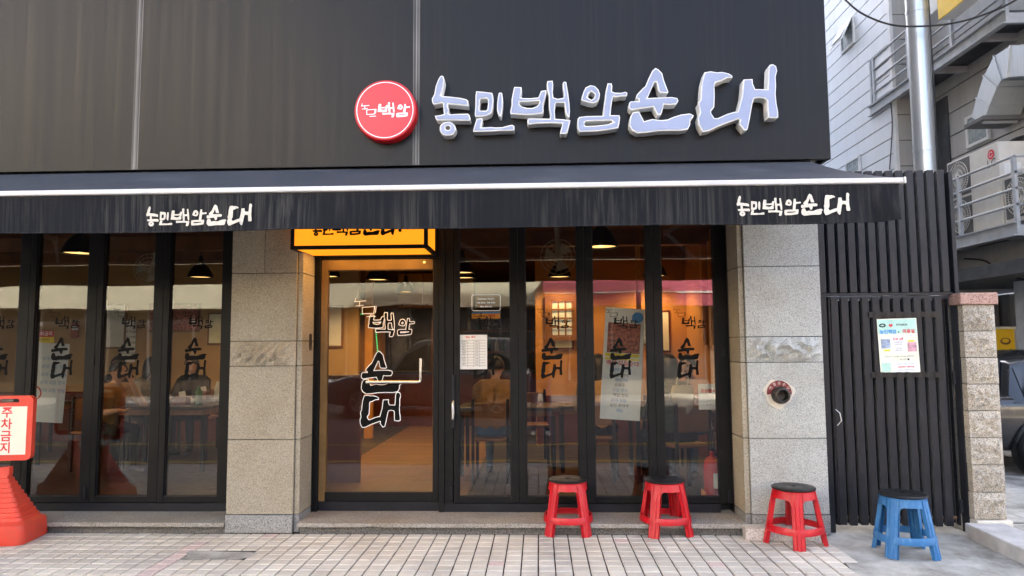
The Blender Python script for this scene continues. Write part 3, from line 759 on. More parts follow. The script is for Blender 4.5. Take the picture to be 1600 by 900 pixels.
mb = MB().tube([(x, AY - .014 + wave(x, 1) + (lambda q: q * (.03 * math.sin(q * 7.0 - 2.2) + .03 * q))(max(0.0, (x - (ax1 - .34)) / .34)), vz + .018 * max(0.0, (x - (ax1 - .34)) / .34) ** 2 + .004 * math.sin(x * 3.1) + .002) for x in XV], .0045, 6)
mb.build('hem', 'valance', aw, smooth='all')
mb = MB().box(ax0, ax1 + .02, AY - .026, AY + .03, bz - .017, bz + .017); mb.build('front_bar', 'white_bar', aw, .008, seg=3)
mb = MB().box(ax1 + .021, ax1 + .034, AY - .03, AY + .034, bz - .022, bz + .021); mb.build('end_cap', 'white_bar', aw, .006)
mb = MB().cyl((ax0, -.05, zb - .03), (ax1, -.05, zb - .03), .035, n=18); mb.build('roller', 'black_metal', aw, smooth=True)
for sx, dr in ((1.75, -1), (-.55, -1), (-3.2, 1), (-5.6, 1)):                        # folding arms under the cloth
    a = Vector((sx, -.06, zb - .10)); b = Vector((sx, AY + .05, bz - .01)); el = (a + b) / 2 + Vector((.42 * dr, 0, -.02))
    arm = MB().bar(a, el, .03, .045).build('arm', 'white_bar', aw, .006)
    MB().bar(el, b, .028, .04).build('forearm', 'white_bar', arm, .006)
    MB().cyl(el + Vector((0, 0, -.035)), el + Vector((0, 0, .035)), .028).build('elbow', 'alu', arm)
sx0, sx1 = gbox('nong')[0], gbox('dae')[1]; szc = (gbox('dae')[2] + gbox('dae')[3]) / 2
for pl, pr, pyc in ((231, 395, 338), (1150, 1325, 322)):
    a = at(pl, pyc, AY); b = at(pr, pyc, AY); s = (b.x - a.x) / (sx1 - sx0)
    for k in ORDER:
        for pc in GW[k]:
            g = outline([[(a.x + (p[0] - sx0) * s, a.z + (p[1] - szc) * s * 1.02) for p in c_] for c_ in pc], 0, .0012)
            MB().add([(x, AY - .017 + wave(x, (z - bz) / (vz - bz)) - .001, z) for x, z, _ in g[0]], g[1]).build('lettering', 'valance_print', aw)

# ================================================================== lit box over the door
ly0 = -.18; ly1 = WF - .055
lx0, lx1 = at(454, 370, ly0).x, at(668, 370, ly0).x; lz0 = at(560, 388.5, ly0).z; lz1 = lz0 + .40
t = thing('light_box', 'glowing yellow light box with black edges hanging over the door', 'light box', ((lx0 + lx1) / 2, ly0, lz0))
e = .030
fb = MB()
for x in (lx0, lx1 - e):
    for y in (ly0, ly1 - e): fb.box(x, x + e, y, y + e, lz0, lz1)
for z in (lz0, lz1 - e):
    for y in (ly0, ly1 - e): fb.box(lx0 + e + .0003, lx1 - e - .0003, y + .0004, y + e - .0004, z + .0004, z + e - .0004)
    for x in (lx0, lx1 - e): fb.box(x + .0006, x + e - .0006, ly0 + e + .0003, ly1 - e - .0003, z + .0006, z + e - .0006)
fb.build('edge_frame', 'black_frame', t)
B('front_panel', 'lightbox', t, lx0 + e, lx1 - e, ly0 + .008, ly0 + .014, lz0 + e, lz1 - e)
B('bottom_panel', 'lightbox', t, lx0 + e, lx1 - e, ly0 + e, ly1 - e, lz0 + .008, lz0 + .014)
B('side_panel', 'lightbox', t, lx0 + .008, lx0 + .014, ly0 + e, ly1 - e, lz0 + e, lz1 - e)
B('side_panel', 'lightbox', t, lx1 - .014, lx1 - .008, ly0 + e, ly1 - e, lz0 + e, lz1 - e)
B('top_panel', 'black_metal', t, lx0 + e, lx1 - e, ly0 + e, ly1 - e, lz1 - .014, lz1 - .008)
a = at(487, 364, ly0).x; b = at(627, 364, ly0).x; s = (b - a) / (sx1 - sx0); zz = at(560, 364, ly0).z
for k in ORDER:
    for pc in GW[k]:
        g = outline([[(a + (p[0] - sx0) * s, zz + .052 + (p[1] - szc) * s) for p in c_] for c_ in pc], 0, .002)
        MB().add([(x, ly0 + .006, z) for x, z, _ in g[0]], g[1]).build('lettering', 'print_black', t)

al_ = bpy.data.lights.new('light_box_glow', 'AREA'); al_.shape = 'RECTANGLE'; al_.size = .9; al_.size_y = .42; al_.energy = .9; al_.color = (1, .50, .10)
ao = bpy.data.objects.new('light_box_glow', al_); COL.objects.link(ao); ao.parent = t; ao.location = (0, (ly1 - ly0) / 2, .004)
# ================================================================== fire service inlet on the right pillar
c = at(1217, 616, 0)
t = thing('fire_inlet', 'dark hose inlet with a curved red plate set in the right granite pillar', 'fire inlet', (c.x, 0, c.z - .12))
mb = MB(); n = 40; rim = []
for k in range(n):
    a = 2 * math.pi * k / n; r = .112 + .010 * math.sin(3 * a + .6) + .006 * math.sin(7 * a)
    rim.append((c.x + .0 + math.cos(a) * r * 1.06, c.z + .005 + math.sin(a) * r))
mb.prism(rim, 'y', -.006, .02); mb.build('plaster_ring', 'plaster', t, .003)
arc = [(math.cos(R(d)) * .098, math.sin(R(d)) * .098) for d in range(-8, 189, 7)]; arc += [(math.cos(R(d)) * .054, math.sin(R(d)) * .054) for d in range(188, -9, -7)]
g = outline([[(c.x + p[0], c.z + .012 + p[1]) for p in arc]], .004)
MB().add([(x, -.012 + k, z) for x, z, k in g[0]], g[1]).build('plate', 'hydrant_red', t)
for k, ch in enumerate('연결송수구'):
    d = R(150 - k * 30); g = lettering(ch, .030)
    mb = MB(); put(mb, g, (c.x + math.cos(d) * .076, -.0175, c.z + .012 + math.sin(d) * .076), (math.sin(d), 0, -math.cos(d)), (math.cos(d), 0, math.sin(d)))
    mb.build('lettering', 'plaster', t)
MB().lathe([(.066, -.013), (.070, -.05), (.060, -.075), (.058, -.10), (.048, -.105), (.042, -.10), (.040, -.03), (.0001, -.025)], (c.x, 0, c.z - .005), 36, 0, 'y').build('outlet', 'brass_dark', t, smooth=True)
for d in (20, 160): MB().cyl((c.x + math.cos(R(d)) * .05, -.085, c.z - .005 + math.sin(R(d)) * .05), (c.x + math.cos(R(d)) * .068, -.085, c.z - .005 + math.sin(R(d)) * .068), .007).build('lug', 'brass_dark', t)

# ================================================================== plastic stools
def make_stool(mat_):
    t = thing('plastic_stool', 'stool', 'stool')
    H = .425; NA = 128; HT = H - .028
    def rad(z, a):
        """rounded-square plan that spreads toward the floor"""
        u = max(0.0, 1 - z / HT); r = .150 + .050 * u ** 1.1
        k = 2.0 + .5 * u; c_, s_ = abs(math.cos(a)), abs(math.sin(a))
        return r / (c_ ** k + s_ ** k) ** (1 / k) * (1 + .03 * u)
    LEGS = [R(45 + 90 * q) for q in range(4)]
    hw = .265                                                       # half angle of a leg
    def dl(a): return min(abs((a - l + math.pi) % (2 * math.pi) - math.pi) for l in LEGS)
    def shell(rows, closed=True, thick=.0045, bulge=None):
        """rows: list of lists of (angle, z, extra radius)"""
        v = []; f = []; m = len(rows[0]); n = len(rows)
        for q in (0, 1):
            for r_ in rows:
                for a, z, ex in r_:
                    rr = rad(z, a) + ex - q * thick; v.append((math.cos(a) * rr, math.sin(a) * rr, z))
        kk = m if closed else m - 1
        for q in (0, 1):
            for i in range(n - 1):
                for j in range(kk):
                    a, b = q * n * m + i * m + j, q * n * m + i * m + (j + 1) % m
                    f.append((a, b, b + m, a + m) if q == 0 else (b, a, a + m, b + m))
        for i in (0, n - 1):
            for j in range(kk): f.append((i * m + j, i * m + (j + 1) % m, n * m + i * m + (j + 1) % m, n * m + i * m + j))
        if not closed:
            for i in range(n - 1):
                for j in (0, m - 1): f.append((i * m + j, (i + 1) * m + j, n * m + (i + 1) * m + j, n * m + i * m + j))
        return v, f
    AP = HT - .052; AR = .040                                       # straight underside of the apron, rounded into the legs
    def low(a):
        d = dl(a); e = (d - hw) / .17
        if e <= 0: return AP - AR
        if e >= 1: return AP
        return AP - AR + AR * math.sqrt(max(0, 1 - (1 - e) ** 2))
    angs = [2 * math.pi * k / NA for k in range(NA)]
    rows = []
    for u in (0, .3, .6, 1):
        rows.append([(a, low(a) + (HT - low(a)) * u, .003 * (1 - u)) for a in angs])
    MB().add(*shell(rows)).build('apron', mat_, t, smooth=True)
    rows = [[(a, HT - .002, .004) for a in angs], [(a, HT + .006, .004) for a in angs], [(a, HT + .009, -.004) for a in angs]]
    MB().add(*shell(rows)).build('rim', mat_, t, smooth=True)
    for l in LEGS:                                                  # a leg: folded plate with a raised middle rib
        rows = []
        for i in range(13):
            z = (HT - .006) * (1 - i / 12); bl = min(1.0, .15 + (HT - z) / .13)
            h = hw * (1 - .30 * (i / 12) ** .7); r_ = []
            for q in range(15):
                s = -1 + 2 * q / 14
                ex = .0035 + bl * ((.009 if abs(s) < .36 else .0) + (.003 if abs(s) > .9 else 0))
                r_.append((l + s * h, z, ex))
            rows.append(r_)
        v, f = shell(rows, False, .006)
        # side flanges turned inward
        lg = MB().add(v, f)
        for s in (-1, 1):
            fl = []
            for i in range(13):
                a, z, ex = rows[i][0 if s < 0 else -1]; r1 = rad(z, a) + ex; fl += [(math.cos(a) * r1, math.sin(a) * r1, z), (math.cos(a) * (r1 - .028), math.sin(a) * (r1 - .028), z)]
            b2 = [(p[0] - s * .004 * math.sin(l), p[1] + s * .004 * math.cos(l), p[2]) for p in fl]
            F = [(2 * i, 2 * i + 1, 2 * i + 3, 2 * i + 2) for i in range(12)]
            nn = len(fl); F2 = [tuple(nn + q for q in reversed(x)) for x in F]
            rimf = [(2 * i + 1, nn + 2 * i + 1, nn + 2 * i + 3, 2 * i + 3) for i in range(12)] + [(0, 1, nn + 1, nn)[::-1], (24, 25, nn + 25, nn + 24)]
            lg.add(fl + b2, F + F2 + rimf)
        lg.build('leg', mat_, t, smooth=True)
    rows = [[(a, z, ex) for a in angs] for z, ex in ((.098, .0085), (.104, .0105), (.142, .0105), (.148, .0085))]
    MB().add(*shell(rows, True, .006)).build('foot_ring', mat_, t, smooth=True)
    MB().lathe([(.0001, HT + .0095), (.155, HT + .0095), (.161, HT + .014), (.161, HT + .021), (.155, HT + .0275), (.145, HT + .0295), (.10, HT + .0285), (.02, HT + .028), (.0165, HT + .0265), (.016, HT + .012), (.0001, HT + .012)], n=64).build('seat', 'stool_seat', t, smooth=True)
    return t
st = make_stool('stool_red'); sb = make_stool('stool_blue')
spots = [(888, 831, -3, st, 'red plastic stool with a black seat, leftmost of the row beside the glass', 0),
         (1040, 832, 10, st, 'second red plastic stool from the left, close to the right pillar', 0),
         (1243, 849, 33, st, 'red plastic stool standing in front of the right granite pillar by the stone slab', 0),
         (1415, 864, -5, sb, 'blue plastic stool with a black seat in front of the black fence', 0)]
for k, (px, py, rz, proto, lb, _) in enumerate(spots):
    o = proto if k in (0, 3) else copy_tree(proto)
    p = gnd(px, py); o.location = (p.x, p.y, .001); o.rotation_euler.z = R(rz)
    tag(o, lb, 'stool', 'plastic stools set out in front of the shop')

# ================================================================== no-parking stands
def make_stand():
    t = thing('parking_stand', 'stand', 'stand')
    mb = MB(); lv = []                                             # ribbed pyramid body on a chunky foot
    prof = [(0.0, .243, .20), (.015, .25, .207), (.145, .24, .197), (.165, .215, .165)]
    z = .165; wx, wy = .205, .150
    for k in range(9):
        prof += [(z + .004, wx, wy), (z + .029, wx - .005, wy - .004), (z + .035, wx - .0195, wy - .0125)]
        z += .036; wx -= .0195; wy -= .0125
    prof += [(z + .03, .040, .032), (z + .08, .038, .030)]
    def loop(z, a, b, n=6):
        pts = []
        for q, (sx, sy) in enumerate(((1, -1), (1, 1), (-1, 1), (-1, -1))):
            r = min(a, b) * .28
            for i in range(n + 1):
                th = -math.pi / 2 + q * math.pi / 2 + (math.pi / 2) * i / n
                pts.append((sx * (a - r) + math.cos(th) * r, sy * (b - r) + math.sin(th) * r, z))
        return pts
    V = []; m = 28
    for z_, a, b in prof: V += loop(z_, a, b)
    F = [(i * m + j, i * m + (j + 1) % m, (i + 1) * m + (j + 1) % m, (i + 1) * m + j) for i in range(len(prof) - 1) for j in range(m)] + [tuple(range(m)), tuple(range((len(prof) - 1) * m, len(prof) * m))]
    mb.add(V, F); mb.build('base', 'stand_red', t, smooth=True)
    z0, z1, hw = .62, 1.13, .19
    rr = .045; cs = []
    for q, (sx, sz) in enumerate(((1, -1), (1, 1), (-1, 1), (-1, -1))):
        cx, cz = sx * (hw - rr), (z1 - rr if sz > 0 else z0 + rr)
        for i in range(7):
            th = -math.pi / 2 + q * math.pi / 2 + math.pi / 2 * i / 6; cs.append((cx + math.cos(th) * rr, cz + math.sin(th) * rr))
    hole = [(-.075, 1.075), (.075, 1.075), (.085, 1.083), (.085, 1.098), (.075, 1.106), (-.075, 1.106), (-.085, 1.098), (-.085, 1.083)]
    g = outline([cs, hole], .026); MB().add([(x, k, z) for x, z, k in g[0]], g[1]).build('board', 'stand_red', t, .007, seg=2)
    for s, n_ in ((-1, 'front'), (1, 'back')):
        p = MB().box(-.148, .148, s * .0262, s * .0285, .665, 1.045).build('panel', 'stand_panel', t)
        for k, ch in enumerate('주차금지'):
            g = lettering(ch, .092, 0, .002); mb = MB(); put(mb, g, (0, s * .0292, .995 - .0935 * k), (-s * 1.0, 0, 0) if s > 0 else (1, 0, 0), (0, 0, 1)); mb.build('lettering', 'print_red', p)
    return t
pk = make_stand(); pk.location = (-4.25, -.24, .002); pk.rotation_euler.z = R(9)
tag(pk, 'orange red plastic no-parking stand with a cream notice at the left edge', 'stand', 'no-parking stands')
pk['group'] = 'no-parking stands'
pk2 = copy_tree(pk); pk2.location = (-4.82, -.62, .002); pk2.rotation_euler.z = R(4)
tag(pk2, 'second no-parking stand, seen only as the left red reflection in the window', 'stand', 'no-parking stands')
# ================================================================== stone slab by the right pillar
a = gnd(1158, 834); b = gnd(1290, 836)
mb = MB(); n = 12
x0, x1 = at(1160, 810, -.1).x, at(1272, 815, -.1).x
mb.hexa([(x0, -.16, -.005), (x1 + .03, -.17, -.005), (x1 + .03, -.014, -.005), (x0 + .02, -.014, -.005)], [(x0 + .01, -.155, .085), (x1 + .02, -.165, .08), (x1 + .02, -.014, .085), (x0 + .02, -.014, .088)])
o = mb.build('stone_slab', 'slab_stone', bevel=.008, seg=3); tag(o, 'rough pale stone slab lying at the foot of the right pillar', 'stone slab')

# ================================================================== black slatted fence and gate
NY = .06
fx0 = RP1 + .012; fx1 = at(1496, 500, NY).x; fz1 = at(1400, 266, NY).z; gz1 = at(1400, 459, NY).z
fe = thing('slat_fence', 'tall black metal fence of upright slats closing the gap beside the shop', 'fence', ((fx0 + fx1) / 2, NY, 0))
B('back_sheet', 'black_metal', fe, fx0, fx1, NY + .06, NY + .064, gz1 + .01, fz1 - .01)
gx0 = at(1300, 600, NY).x; gx1 = at(1490, 600, NY).x
pitch = .083; k = 0; x = fx0 + .012
def slat_mesh(h):
    m_ = MB().box(-.0285, .0285, 0, .042, 0, h).mesh('slat'); m_.materials.append(MATS['black_metal']); m_.materials.append(MATS['slat_edge'])
    for q in m_.polygons: q.material_index = 1 if abs(q.normal.x) > .5 else 0
    return m_
SL = slat_mesh(fz1 - gz1 - .012)
while x + .055 < fx1:
    o = bpy.data.objects.new('slat', SL); COL.objects.link(o); o.parent = fe; o.location = (x + .022 - ORG[fe].x, NY + .006 - ORG[fe].y, gz1 + .012)
    bv = o.modifiers.new('b', 'BEVEL'); bv.width = .003; bv.segments = 1; x += pitch
B('post', 'black_metal', fe, fx0 - .01, fx0 + .006, NY - .01, NY + .07, 0.0, fz1 - .02, .003)
B('post', 'black_metal', fe, fx0 + .0075, gx0 - .012, NY + .01, NY + .07, 0.0, gz1 + .008, .003)
B('post', 'black_metal', fe, fx1 - .012, fx1 + .02, NY - .012, NY + .072, .0, fz1 - .02, .003)
B('rail', 'black_metal', fe, fx0, fx1 - .014, NY + .012, NY + .055, gz1 - .012, gz1 + .011, .002)
gt_ = thing('slat_gate', 'black metal gate of upright slats below the fence with a poster taped on it', 'gate', ((gx0 + gx1) / 2, NY, .03))
SG = slat_mesh(gz1 - .09)
x = gx0 + .02
while x + .055 < gx1 - .01:
    o = bpy.data.objects.new('slat', SG); COL.objects.link(o); o.parent = gt_; o.location = (x + .022 - ORG[gt_].x, -.012, .025 + random.uniform(0, .012))
    bv = o.modifiers.new('b', 'BEVEL'); bv.width = .003; bv.segments = 1; x += pitch
mb = MB().box(gx0, gx0 + .022, NY + .002, NY + .05, .06, gz1 - .016).box(gx1 - .012, gx1, NY + .002, NY + .05, .06, gz1 - .016).box(gx0 + .0225, gx1 - .0125, NY + .003, NY + .049, gz1 - .045, gz1 - .017)
mb.build('gate_frame', 'black_metal', gt_, .002)
B('back_sheet', 'black_metal', gt_, gx0 + .023, gx1 - .013, NY + .052, NY + .056, .07, gz1 - .05)
B('bottom_rail', 'rust', gt_, gx0 + .023, gx1 - .013, NY + .0395, NY + .0515, .10, .125)
for py in (590, 790): p = at(1489, py, NY); MB().cyl((gx1 - .004, NY - .022, p.z - .05), (gx1 - .004, NY - .022, p.z + .05), .011, n=10).build('hinge', 'black_metal', gt_)
p = at(1306, 645, NY); mb = MB().tube([(p.x - .01, NY - .02, p.z + .03), (p.x + .02, NY - .03, p.z), (p.x + .03, NY - .03, p.z - .06), (p.x, NY - .02, p.z - .10)], .004, 6); mb.build('chain', 'alu', gt_)

# poster taped on the gate
PY = NY - .021
pc = at(1405, 540, PY); pw = at(1436, 540, PY).x - at(1374, 540, PY).x; ph = at(1405, 497, PY).z - at(1405, 582, PY).z
po = thing('poster', 'pale green and cream notice with small photos taped on the black gate', 'poster', (pc.x, PY, pc.z - ph / 2))
sh_ = MB().box(-pw / 2, pw / 2, 0, .002, 0, ph).build('sheet', 'paper_cream', None)
sh_.parent = po
def on_poster(name, geo_or_box, mat_, u, v, lift=.0012, **kw):
    mb = MB()
    if isinstance(geo_or_box, tuple) and len(geo_or_box) == 2 and isinstance(geo_or_box[0], (int, float)):
        w_, h_ = geo_or_box; mb.box(u * pw - w_ / 2, u * pw + w_ / 2, -lift, -lift + .0008, v * ph - h_ / 2, v * ph + h_ / 2)
    else: put(mb, geo_or_box, (u * pw, -lift, v * ph))
    o = mb.build(name, mat_, None); o.parent = po; return o
on_poster('header', (pw * .96, ph * .26), 'mint', 0, .855, .0009)
heart = [(math.sin(t_) ** 3 * .016, (13 * math.cos(t_) - 5 * math.cos(2 * t_) - 2 * math.cos(3 * t_) - math.cos(4 * t_)) * .001) for t_ in [2 * math.pi * k / 30 for k in range(30)]]
on_poster('heart', outline([heart]), 'print_red', -.16, .875, .0022)
on_poster('badge', outline([ell(0, 0, .027, .016), ell(0, 0, .016, .007)]), 'print_black', -.37, .88, .0022)
on_poster('lettering', lettering('PYNIAN', .022, 0, .0005), 'print_black', .12, .88, .0022)
on_poster('lettering', lettering('농민백암', .036, 0, .0012), 'print_blue', -.24, .755, .0022)
on_poster('lettering', lettering('x', .03), 'print_black', .03, .755, .0022)
on_poster('lettering', lettering('미용실', .036, 0, .0012), 'print_red', .28, .755, .0022)
on_poster('inset', (pw * .36, ph * .34), 'paper', 0, .53, .0014)
on_poster('lettering', lettering('도보 2분', .024, 0, .0006), 'print_red', 0, .62, .0026)
for k, v in enumerate((.56, .52, .45, .41)): on_poster('lettering', lettering(('농민백암 모듬', '순대국 정식', '모듬 백암', '미용실 정식')[k], .0115), 'print_black', 0, v, .0026)
on_poster('photo', (pw * .23, ph * .17), 'photo_blue', -.32, .54, .0016)
on_poster('photo', (pw * .23, ph * .17), 'photo_pink', .34, .47, .0016)
on_poster('tag', (pw * .16, ph * .03), 'sticker_yellow', -.30, .42, .0016)
on_poster('tag', (pw * .16, ph * .03), 'sticker_yellow', .33, .58, .0016)
on_poster('lettering', lettering('미용실 메뉴 "농민백암" 도보 2분 순대국 정식', .0125), 'print_black', 0, .30, .0022)
on_poster('lettering', lettering('꼭! 예약 ♥', .016), 'print_black', .12, .24, .0022)
on_poster('footer', (pw * .68, ph * .18), 'paper', .14, .105, .0014)
on_poster('lettering', lettering('미용실 정식 메뉴 모듬 순대국', .0115), 'print_blue', .14, .16, .0026)
on_poster('lettering', lettering('상담예약, 예약가능', .0165, 0, .0004), 'print_red', .15, .105, .0026)
on_poster('lettering', lettering('미용실 & 농민백암 순대국', .0115), 'print_blue', .14, .05, .0026)
on_poster('blank_square', (pw * .23, ph * .16), 'photo_blue' if False else 'mint', -.35, .11, .0016)
po.rotation_euler.y = R(-1.5)
for px0, px1, py, lb in ((1358, 1470, 492, 'strip of black tape along the top of the poster'), (1362, 1472, 586, 'strip of black tape along the bottom of the poster')):
    a = at(px0, py, PY - .003); b = at(px1, py, PY - .003)
    mb = MB(); n = 24
    V = []
    for i in range(n + 1):
        x = a.x + (b.x - a.x) * i / n; y = PY - .004 + .002 * math.sin(i * 1.9); h = .022 + random.uniform(-.003, .003)
        V += [(x, y, a.z - h), (x, y, a.z + h), (x, y + .001, a.z + h), (x, y + .001, a.z - h)]
    F = [(4 * i + q, 4 * (i + 1) + q, 4 * (i + 1) + (q + 1) % 4, 4 * i + (q + 1) % 4) for i in range(n) for q in range(4)]
    mb.add(V, F + [(0, 1, 2, 3), (4 * n, 4 * n + 1, 4 * n + 2, 4 * n + 3)]); o = mb.build('tape', 'tape_black'); tag(o, lb, 'tape', 'tape holding the poster')

# ================================================================== stone gate post
QY = -.02
qx0 = at(1511, 600, QY).x; qx1 = at(1563, 640, QY).x; qy1 = QY + .36
gp = thing('gate_post', 'gate post of stacked split-face stone blocks with a flat reddish cap', 'gate post', ((qx0 + qx1) / 2, QY, 0))
ztop = at(1535, 476, QY).z; nb = 8; zb0 = at(1540, 812, QY).z; bh = (ztop - zb0) / nb
for k in range(nb):
    z0 = zb0 + bh * k + .003; z1 = zb0 + bh * (k + 1) - .003
    dx = random.uniform(-.004, .004)
    blk = MB(); nx, nz = 14, 8; V = []
    for j in range(nz + 1):
        for i in range(nx + 1):
            e = min(i, nx - i, 2) / 2 * min(j, nz - j, 2) / 2
            V.append((qx0 + dx + (qx1 - qx0) * i / nx, QY - e * random.uniform(.006, .034), z0 + (z1 - z0) * j / nz))
    blk.add(V, [(j * (nx + 1) + i, j * (nx + 1) + i + 1, (j + 1) * (nx + 1) + i + 1, (j + 1) * (nx + 1) + i) for j in range(nz) for i in range(nx)])
    blk.box(qx0 + dx, qx1 + dx, QY + .001, qy1, z0, z1, 0)
    blk.build('stone_block', 'split_stone', gp)
B('mortar_core', 'mortar', gp, qx0 + .015, qx1 - .015, QY + .015, qy1 - .01, 0, ztop - .004)
B('foot', 'plaster', gp, qx0 + .0, qx1 + .03, QY - .03, qy1, -.005, zb0 - .002, .01)
B('cap', 'cap_stone', gp, qx0 - .03, qx1 + .02, QY - .03, qy1 + .02, ztop + .001, ztop + .095, .008)
# low kerb running out from the post
p0 = gnd(1516, 838); p1 = gnd(1602, 872)
p0 = gnd(1508, 838); p1 = gnd(1604, 884); dk_ = (p1 - p0).normalized(); nk_ = Vector((-dk_.y, dk_.x, 0)) * .30; p2 = p0 + dk_ * 4.0
h_ = Vector((0, 0, .105)); lo_ = Vector((0, 0, -.02))
mb = MB(); mb.hexa([p0 + lo_, p2 + lo_, p2 + nk_ + lo_, p0 + nk_ + lo_], [p0 + h_, p2 + h_, p2 + nk_ + h_, p0 + nk_ + h_])
o = mb.build('alley_kerb', 'kerb_stone', bevel=.01); structure(o)
# ================================================================== the building across the alley
XA, XB = 6.9, 7.5; CY = at(1400, 200, 0).y
CY = onx(1398, 150, XA).y                                        # where the pale wall ends
ab = thing('alley_building', 'grey panel-clad building across the alley with steel service decks', 'building', (9, 8, 0))
AZ0 = onx(1500, 420, XB).z
def clad(x, y0, y1, z0, z1, ph, pw, mat_, off=0.0):
    """cladding boards on a wall facing -X; every board its own piece"""
    z = z0; r_ = 0
    while z < z1 - .02:
        zt_ = min(z + ph - .022, z1); y = y0
        while y < y1 - .02:
            ye = min(y + pw - .006, y1)
            MB().box(x - .022, x, y, ye, z, zt_).build('cladding_panel', mat_, ab); y += pw
        z += ph; r_ += 1
# core masses, carried up out of view to block the sun
B('wall_core', 'steel_dark', ab, XA + .005, 16, CY + .02, 22, 3.2, 18)
B('wall_core', 'steel_dark', ab, XB + .005, 16, 1.5, CY - .001, 3.2, 18)
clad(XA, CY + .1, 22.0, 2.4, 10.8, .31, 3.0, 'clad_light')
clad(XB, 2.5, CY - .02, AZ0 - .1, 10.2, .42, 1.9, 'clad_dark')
# front facing strip at the step between the two walls
z = 2.4
while z < 10.4:
    B('cladding_panel', 'clad_dark', ab, XA + .03, XB - .024, CY - .002, CY + .018, z, z + .485); z += .5
B('corner_trim', 'pvc_white', ab, XA - .035, XA + .028, CY - .012, CY + .095, 2.4, 10.8, .005)
# lower storey set back over parked cars
B('soffit', 'steel_dark', ab, XB - .6, 16, 1.0, CY - .03, AZ0 - .32, AZ0 - .12)
B('ground_wall', 'clad_dark', ab, 9.6, 9.8, 1.5, 22, -.1, AZ0 - .33)
B('ground_wall', 'wall_upper', ab, 9.55, 16, 9.0, 9.2, -.1, AZ0 - .33)
B('column', 'steel_grey', ab, XB + .2, XB + .55, 5.6, 5.95, -.02, AZ0 - .33, .01)
for y_ in (10.2, 13.6, 17.0): B('column', 'steel_grey', ab, XA + .1, XA + .4, y_, y_ + .3, -.02, 2.41, .01)
B('ground_wall', 'wall_upper', ab, XA + .5, 9.5, 9.21, 22, -.1, 3.19)
# yellow posters on white frames deep under the building
yy = 6.8
for k in range(4):
    a = onx(1560 + k * 34, 545, 1).normalized()
for k in range(5):
    x0 = at(1557 + 36 * k, 540, yy).x; x1 = at(1586 + 36 * k, 540, yy).x; z0 = at(1580, 556, yy).z; z1 = at(1580, 514, yy).z
    pn = thing('notice_board', ('yellow board in a white frame behind the gate post, leftmost of the row', 'second yellow board in a white frame behind the gate post', 'third yellow board of the row under the building', 'fourth yellow board of the row under the building', 'last yellow board of the row under the building')[k], 'board', ((x0 + x1) / 2, yy, 0), 'yellow boards under the building')
    B('panel', 'sign_yellow', pn, x0, x1, yy, yy + .01, z0, z1)
    mb = MB().box(x0 - .05, x0 - .002, yy - .01, yy + .02, -.01, z1 + .04).box(x1 + .002, x1 + .03, yy - .01, yy + .02, -.01, z1 + .04).box(x0 - .0015, x1 + .0015, yy - .009, yy + .019, z1 + .002, z1 + .04).box(x0 - .0015, x1 + .0015, yy - .009, yy + .019, .5, z0 - .002)
    mb.build('frame', 'pvc_white', pn)
    put_ = MB(); put(put_, outline([ell(0, 0, .09, .06), ell(0, .01, .06, .035)]), ((x0 + x1) / 2, yy - .003, (z0 + z1) / 2 + .02)); put_.build('emblem', 'brown_wood', pn)
# windows in the walls
def wall_window(px0, px1, pyt, pyb, X, tilt=0, nm='window'):
    a = onx(px0, pyt, X - .03); b = onx(px1, pyt, X - .03); zt_ = onx((px0 + px1) / 2, pyt, X - .03).z; zb_ = onx((px0 + px1) / 2, pyb, X - .03).z
    y0, y1 = sorted((a.y, b.y))
    wn = MB().box(X - .07, X - .023, y0, y0 + .05, zb_, zt_).box(X - .07, X - .023, y1 - .05, y1, zb_, zt_).box(X - .069, X - .024, y0 + .0505, y1 - .0505, zb_, zb_ + .05).box(X - .069, X - .024, y0 + .0505, y1 - .0505, zt_ - .05, zt_).build(nm, 'pvc_white', ab)
    B('pane', 'pane_back', wn, X - .05, X - .03, y0 + .05, y1 - .05, zb_ + .05, zt_ - .05)
    return wn, y0, y1, zb_, zt_
wall_window(1510, 1546, 175, 226, XB)
wn, y0, y1, zb_, zt_ = wall_window(1314, 1335, 36, 78, XA)
mb = MB().hexa([(XA - .06, y0, zt_), (XA - .30, y0, zb_ + .1), (XA - .30, y1, zb_ + .1), (XA - .06, y1, zt_)], [(XA - .085, y0, zt_), (XA - .325, y0, zb_ + .1), (XA - .325, y1, zb_ + .1), (XA - .085, y1, zt_)])
mb.build('open_sash', 'pvc_white', wn, .006)
mb = MB().hexa([(XA - .09, y0 + .08, zt_ - .06), (XA - .315, y0 + .08, zb_ + .16), (XA - .315, y1 - .08, zb_ + .16), (XA - .09, y1 - .08, zt_ - .06)], [(XA - .10, y0 + .08, zt_ - .06), (XA - .325, y0 + .08, zb_ + .16), (XA - .325, y1 - .08, zb_ + .16), (XA - .10, y1 - .08, zt_ - .06)])
mb.build('pane', 'pane_back', wn)
wall_window(1322, 1345, 248, 275, XA)
p = onx(1466, 205, XB - .03); B('door', 'steel_dark', ab, XB - .05, XB - .024, p.y - .35, p.y + .35, AZ0, p.z + .55)
